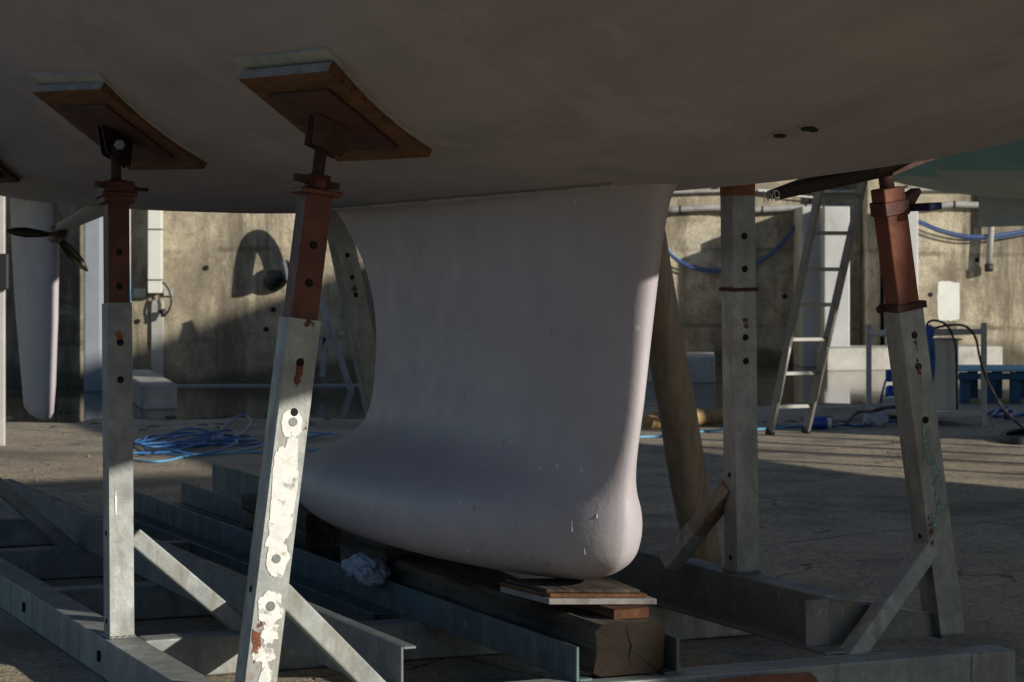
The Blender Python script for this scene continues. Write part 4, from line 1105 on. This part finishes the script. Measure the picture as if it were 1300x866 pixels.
# ------------------------------------------------ white frame with cabinet
ft = thing('equipment_frame', G(1175,548), 'off-white tubular frame carrying a grey cabinet and a coil of blue hose', 'frame')
Yf = F*CH/(541-HY); Yb = F*CH/(527-HY)
def FP(px, py, Y=Yf): return P(px, py, Y)
for px, Y, top in ((1103,Yb,412),(1179,Yf,412),(1249,Yf,410),(1166,Yb,416)):
    x = mb('frame'); p = P(px,500,Y); x.beam(Vector((p.x,Y,0)), Vector((p.x,Y,CH-(top-HY)/F*Y)), .045, .045, Vector((1,0,0))); x.build('leg', ft, .003)
for a, b, Ya, Yb_ in (((1103,424),(1166,424),Yb,Yb),((1179,421),(1249,421),Yf,Yf),((1103,423),(1179,421),Yb,Yf),((1166,424),(1249,421),Yb,Yf),((1103,515),(1166,517),Yb,Yb),((1175,527),(1249,525),Yf,Yf),((1103,520),(1175,527),Yb,Yf)):
    x = mb('frame'); x.beam(P(a[0],a[1],Ya), P(b[0],b[1],Yb_), .045, .04, UP); x.build('rail', ft, .003)
x = mb('frame'); p = [P(1110,521,Yb-.05), P(1160,521,Yb-.05), P(1246,527,Yf+.03), P(1181,529,Yf+.03)]
x.prism(p, UP*.02); x.build('shelf', ft)
x = mb('greyp'); c0 = P(1186,520,Yf+.05); c1 = P(1217,520,Yf+.05); zt = CH-(431-HY)/F*Yf; zb = CH-(521-HY)/F*Yf
x.hexa([Vector((c0.x,c0.y,zb)),Vector((c1.x,c1.y,zb)),Vector((c1.x-.03,c1.y+.35,zb)),Vector((c0.x-.03,c0.y+.35,zb)),Vector((c0.x,c0.y,zt)),Vector((c1.x,c1.y,zt)),Vector((c1.x-.03,c1.y+.35,zt)),Vector((c0.x-.03,c0.y+.35,zt))])
x.build('cabinet', ft, .008, 2)
x = mb('concl'); x.box(P(1200,430.5,Yf+.22), Vector((1,0,0)), Vector((0,1,0)), UP, .215, .38, .012); x.build('cabinet_lid', ft)
x = mb('bluep'); x.box(P(1180,421,Yf-.04), Vector((1,0,0)), Vector((0,1,0)), UP, .07, .06, .09); x.build('hose_hook', ft, .006)
# coil
x = mb('bluer')
for k in range(7):
    pts = []
    for q in range(25):
        a = 2*math.pi*q/24; rx = 4.2-.35*k+.3*math.sin(k*5); ry = 30-1.8*k
        pts.append(P(1181+k*.5+rx*math.cos(a)+.8*math.sin(k), 456+1.5*math.sin(k*2)+ry*math.sin(a), Yf-.08-.012*k))
    x.tube(pts, .011, 6)
o = x.build('hose_coil', None, 0, 1, P(1181,485,Yf)); tag(o, 'coil of blue hose hanging on the front of the off-white frame', 'hose')
def cable(label, pts, r, m, name='cable', cat='cable'):
    x = mb(m); x.tube(curve_pts(pts, 7), r, 8); return tag(x.build(name, None, 0, 1, pts[0].copy()), label, cat)
cable('black cable arching from the blue hook down behind the grey cabinet', [P(1176,421,Yf), P(1178,410,Yf-.05), P(1188,407,Yf-.08), P(1202,413,Yf-.06), P(1210,428,Yf-.03), P(1214,450,Yf-.02), P(1215,520,Yf-.02)], .010, 'black')
cable('black cable arching right over the frame and falling to the pale blue bench', [P(1184,417,Yf), P(1205,413,Yf-.06), P(1225,414,Yf-.08), P(1238,428,Yf-.09), P(1244,455,Yf-.1), P(1252,480,Yf-.1), P(1268,510,Yf-.1), G(1280,532)], .010, 'black')
cable('thin blue cable dropping behind the leaning upright to the ground', [P(1140,468,Yb), P(1128,475,Yb), P(1120,500,Yb), P(1118,520,Yb), G(1126,536), G(1145,540)], .010, 'bluer')
# plugs and sockets
sk = thing('socket_box', P(1130,475,Yb-.1), 'blue industrial socket box mounted on the frame left of the leaning upright', 'socket box')
x = mb('bluep'); x.box(P(1131,477,Yb-.1), Vector((1,0,0)), Vector((0,1,0)), UP, .09, .08, .11); x.build('housing', sk, .01, 2)
x = mb('bluep'); x.tube([P(1131,493,Yb-.14), P(1131,505,Yb-.2)], .05, 14); x.use('white'); x.tube([P(1131,505,Yb-.2), P(1131,508,Yb-.21)], .045, 14); x.build('socket_outlet', sk)
pg = thing('power_plug', G(1040,546,.05), 'bright blue power plug lying on the ground beside the ladder foot', 'plug')
x = mb('bluep'); x.tube([G(1027,546)+UP*.05, G(1031,545)+UP*.05, G(1044,545)+UP*.05, G(1049,545)+UP*.05], [.03,.055,.05,.06], 14); x.build('plug_body', pg)
x = mb('white'); x.tube([G(1049,545)+UP*.05, G(1055,545)+UP*.05], .04, 12); x.build('plug_face', pg)
cable('blue cable lying on the ground from the plug towards the frame', [G(1055,545)+UP*.03, G(1075,541)+UP*.015, G(1095,543)+UP*.015, G(1120,538)+UP*.015, G(1150,536)+UP*.015], .012, 'bluer')
cable('thick black cable running low from the ground up to the frame shelf', [G(1072,541)+UP*.02, G(1090,530)+UP*.05, P(1110,521,Yf-.3), P(1135,517,Yf-.2), P(1160,524,Yf-.1)], .016, 'black')
x = mb('white'); bag = []
bm = bmesh.new(); bmesh.ops.create_icosphere(bm, subdivisions=4, radius=1)
for v in bm.verts:
    p = v.co.copy(); d = 1+.35*noise.noise(p*2)+.15*noise.noise(p*6); v.co = Vector((p.x*.10*d, p.y*.08*d, max(-.06, p.z*.07*d)))
for f in bm.faces: f.smooth = True
me = bpy.data.meshes.new('bag'); bm.to_mesh(me); bm.free(); me.materials.append(M['cloth']); x.bm.free()
bo = bpy.data.objects.new('plastic_bag', me); C.objects.link(bo); bo.location = G(1112,541)+UP*.055; tag(bo, 'small white and blue plastic bag on the ground left of the frame', 'bag')
# black coil on the ground right
pts = []
for q in range(60):
    a = 2*math.pi*q/20; pts.append(G(1298+ (30-q*.12)*math.cos(a), 558+(7-q*.02)*math.sin(a))+UP*(.014+.012*(q//20)))
cable('black hose coiled flat on the ground at the right edge', pts[::2], .014, 'black', 'hose', 'hose')
hp = [G(px, py)+UP*(.015+.02*random.random()) for px, py in ((1196,524),(1240,529),(1262,523),(1280,521),(1274,529),(1262,531),(1268,523),(1290,527),(1276,533),(1300,530),(1330,534))]
cable('dark blue cable tangled on the ground under the pale blue bench', hp, .016, 'bluer')
cable('black cable slanting down from the pale blue bench to the ground', [P(1252,480,16.5), P(1262,500,16.4), P(1275,520,16.5), G(1300,545)], .010, 'black')

# pale blue bench made of a pallet
pb = thing('pallet_bench', G(1270,515), 'pale blue slatted bench top standing on darker blue legs at the right edge', 'bench')
Yp = F*CH/(513-HY)
a = P(1213,472,Yp+.9); b_ = P(1345,472,Yp+.9); c = P(1345,480,Yp-.1); d_ = P(1213,478,Yp-.1)
zt = CH-(470-HY)/F*Yp
x = mb('pallet')
for k in range(7):
    y0 = Yp+ .16*k
    p0 = Vector(((1214-650)/F*Yp+.02*k, y0, zt)); p1 = Vector(((1345-650)/F*Yp, y0, zt))
    x.beam(p0, p1, .022, .145, UP)
x.build('slat_top', pb, .003)
for px in (1220,1252,1284,1316):
    x = mb('palletd'); q0 = (px-650)/F*Yp
    for yy in (Yp+.02, Yp+.85):
        x = mb('palletd'); x.box(Vector((q0+.04, yy, zt/2-.005)), Vector((1,0,0)), Vector((0,1,0)), UP, .095, .09, zt-.03); x.build('leg', pb, .004)
x = mb('palletd'); x.beam(Vector(((1214-650)/F*Yp, Yp-.045, zt-.06)), Vector(((1345-650)/F*Yp, Yp-.045, zt-.06)), .06, .02, UP); x.build('apron', pb)

# yellow logs
def log(a, b, r0, r1, label, extra=None):
    x = mb('logm'); n_ = 16
    x.tube([a.lerp(b, i/n_) for i in range(n_+1)], [lerp(r0, r1, i/n_)*(1+.04*noise.noise(Vector((i*.7,r0*50,0)))) for i in range(n_+1)], 18)
    return tag(x.build('round_log', None, 0, 1, a), label, 'log')
log(G(822,546)+UP*.065, G(840,544)+UP*.065+Vector((.02,0,0)), .058, .060, 'short pale round log end lying on the ground just right of the keel')
log(G(831,545)+UP*.075+Vector((.03,.03,0)), G(848,543)+UP*.075+Vector((.08,.05,0)), .072, .070, 'second short round log beside the log end right of the keel')
log(G(855,544)+UP*.08+Vector((.03,.0,0)), G(945,536)+UP*.07, .078, .060, 'long yellow timber log lying behind the wooden pole and the square upright')

# scattered stones and leaves of debris
for i in range(70):
    px = random.uniform(-20, 1320); py = random.choice((random.uniform(528, 640), random.uniform(560, 860)))
    p = G(px, py); r = random.uniform(.004, .014)*(1.5 if py < 620 else .8)
    bm = bmesh.new(); bmesh.ops.create_icosphere(bm, subdivisions=1, radius=r)
    for v in bm.verts: v.co *= random.uniform(.7, 1.25); v.co.z *= .6
    me = bpy.data.meshes.new('stone'); bm.to_mesh(me); bm.free(); me.materials.append(M['stone'])
    o = bpy.data.objects.new('stone', me); C.objects.link(o); o.location = p+UP*r*.35
    tag(o, 'small loose stone lying on the yard ground', 'stone', 'loose stones scattered on the yard')

for i in range(45):
    p = G(random.choice((random.uniform(-10, 470), random.uniform(820, 1180))), random.uniform(524, 548)); L_ = random.uniform(.03, .12); a = random.uniform(0, 3.14)
    v = Vector((math.cos(a), math.sin(a), 0))
    x = mb('brown'); x.tube([p-v*L_+UP*.008, p+UP*.014+Vector((-v.y, v.x, 0))*L_*.2, p+v*L_+UP*.008], [.002,.006,.003], 5)
    tag(x.build('twig', None, 0, 1, p), 'dark twig lying at the edge of the standing water', 'twig', 'twigs along the water line')

# poles standing in the yard out of frame: they throw the long low streaks across the concrete
for k, (py, dd) in enumerate(((549, 8.6), (561, 9.0), (571, 8.4), (583, 9.3), (594, 8.8))):
    g0 = G(1150, py); q = Vector((g0.x + .812*dd, g0.y - .583*dd, 0))
    x = mb('frame'); x.tube([q, q+UP*3.9], .035+.012*(k % 3), 12); x.disc(q+UP*.004, UP, .12, .01)
    tag(x.build('scaffold_pole', None, 0, 1, q), 'upright scaffold pole standing on the yard beyond the right edge', 'pole', 'scaffold poles beyond the right edge')
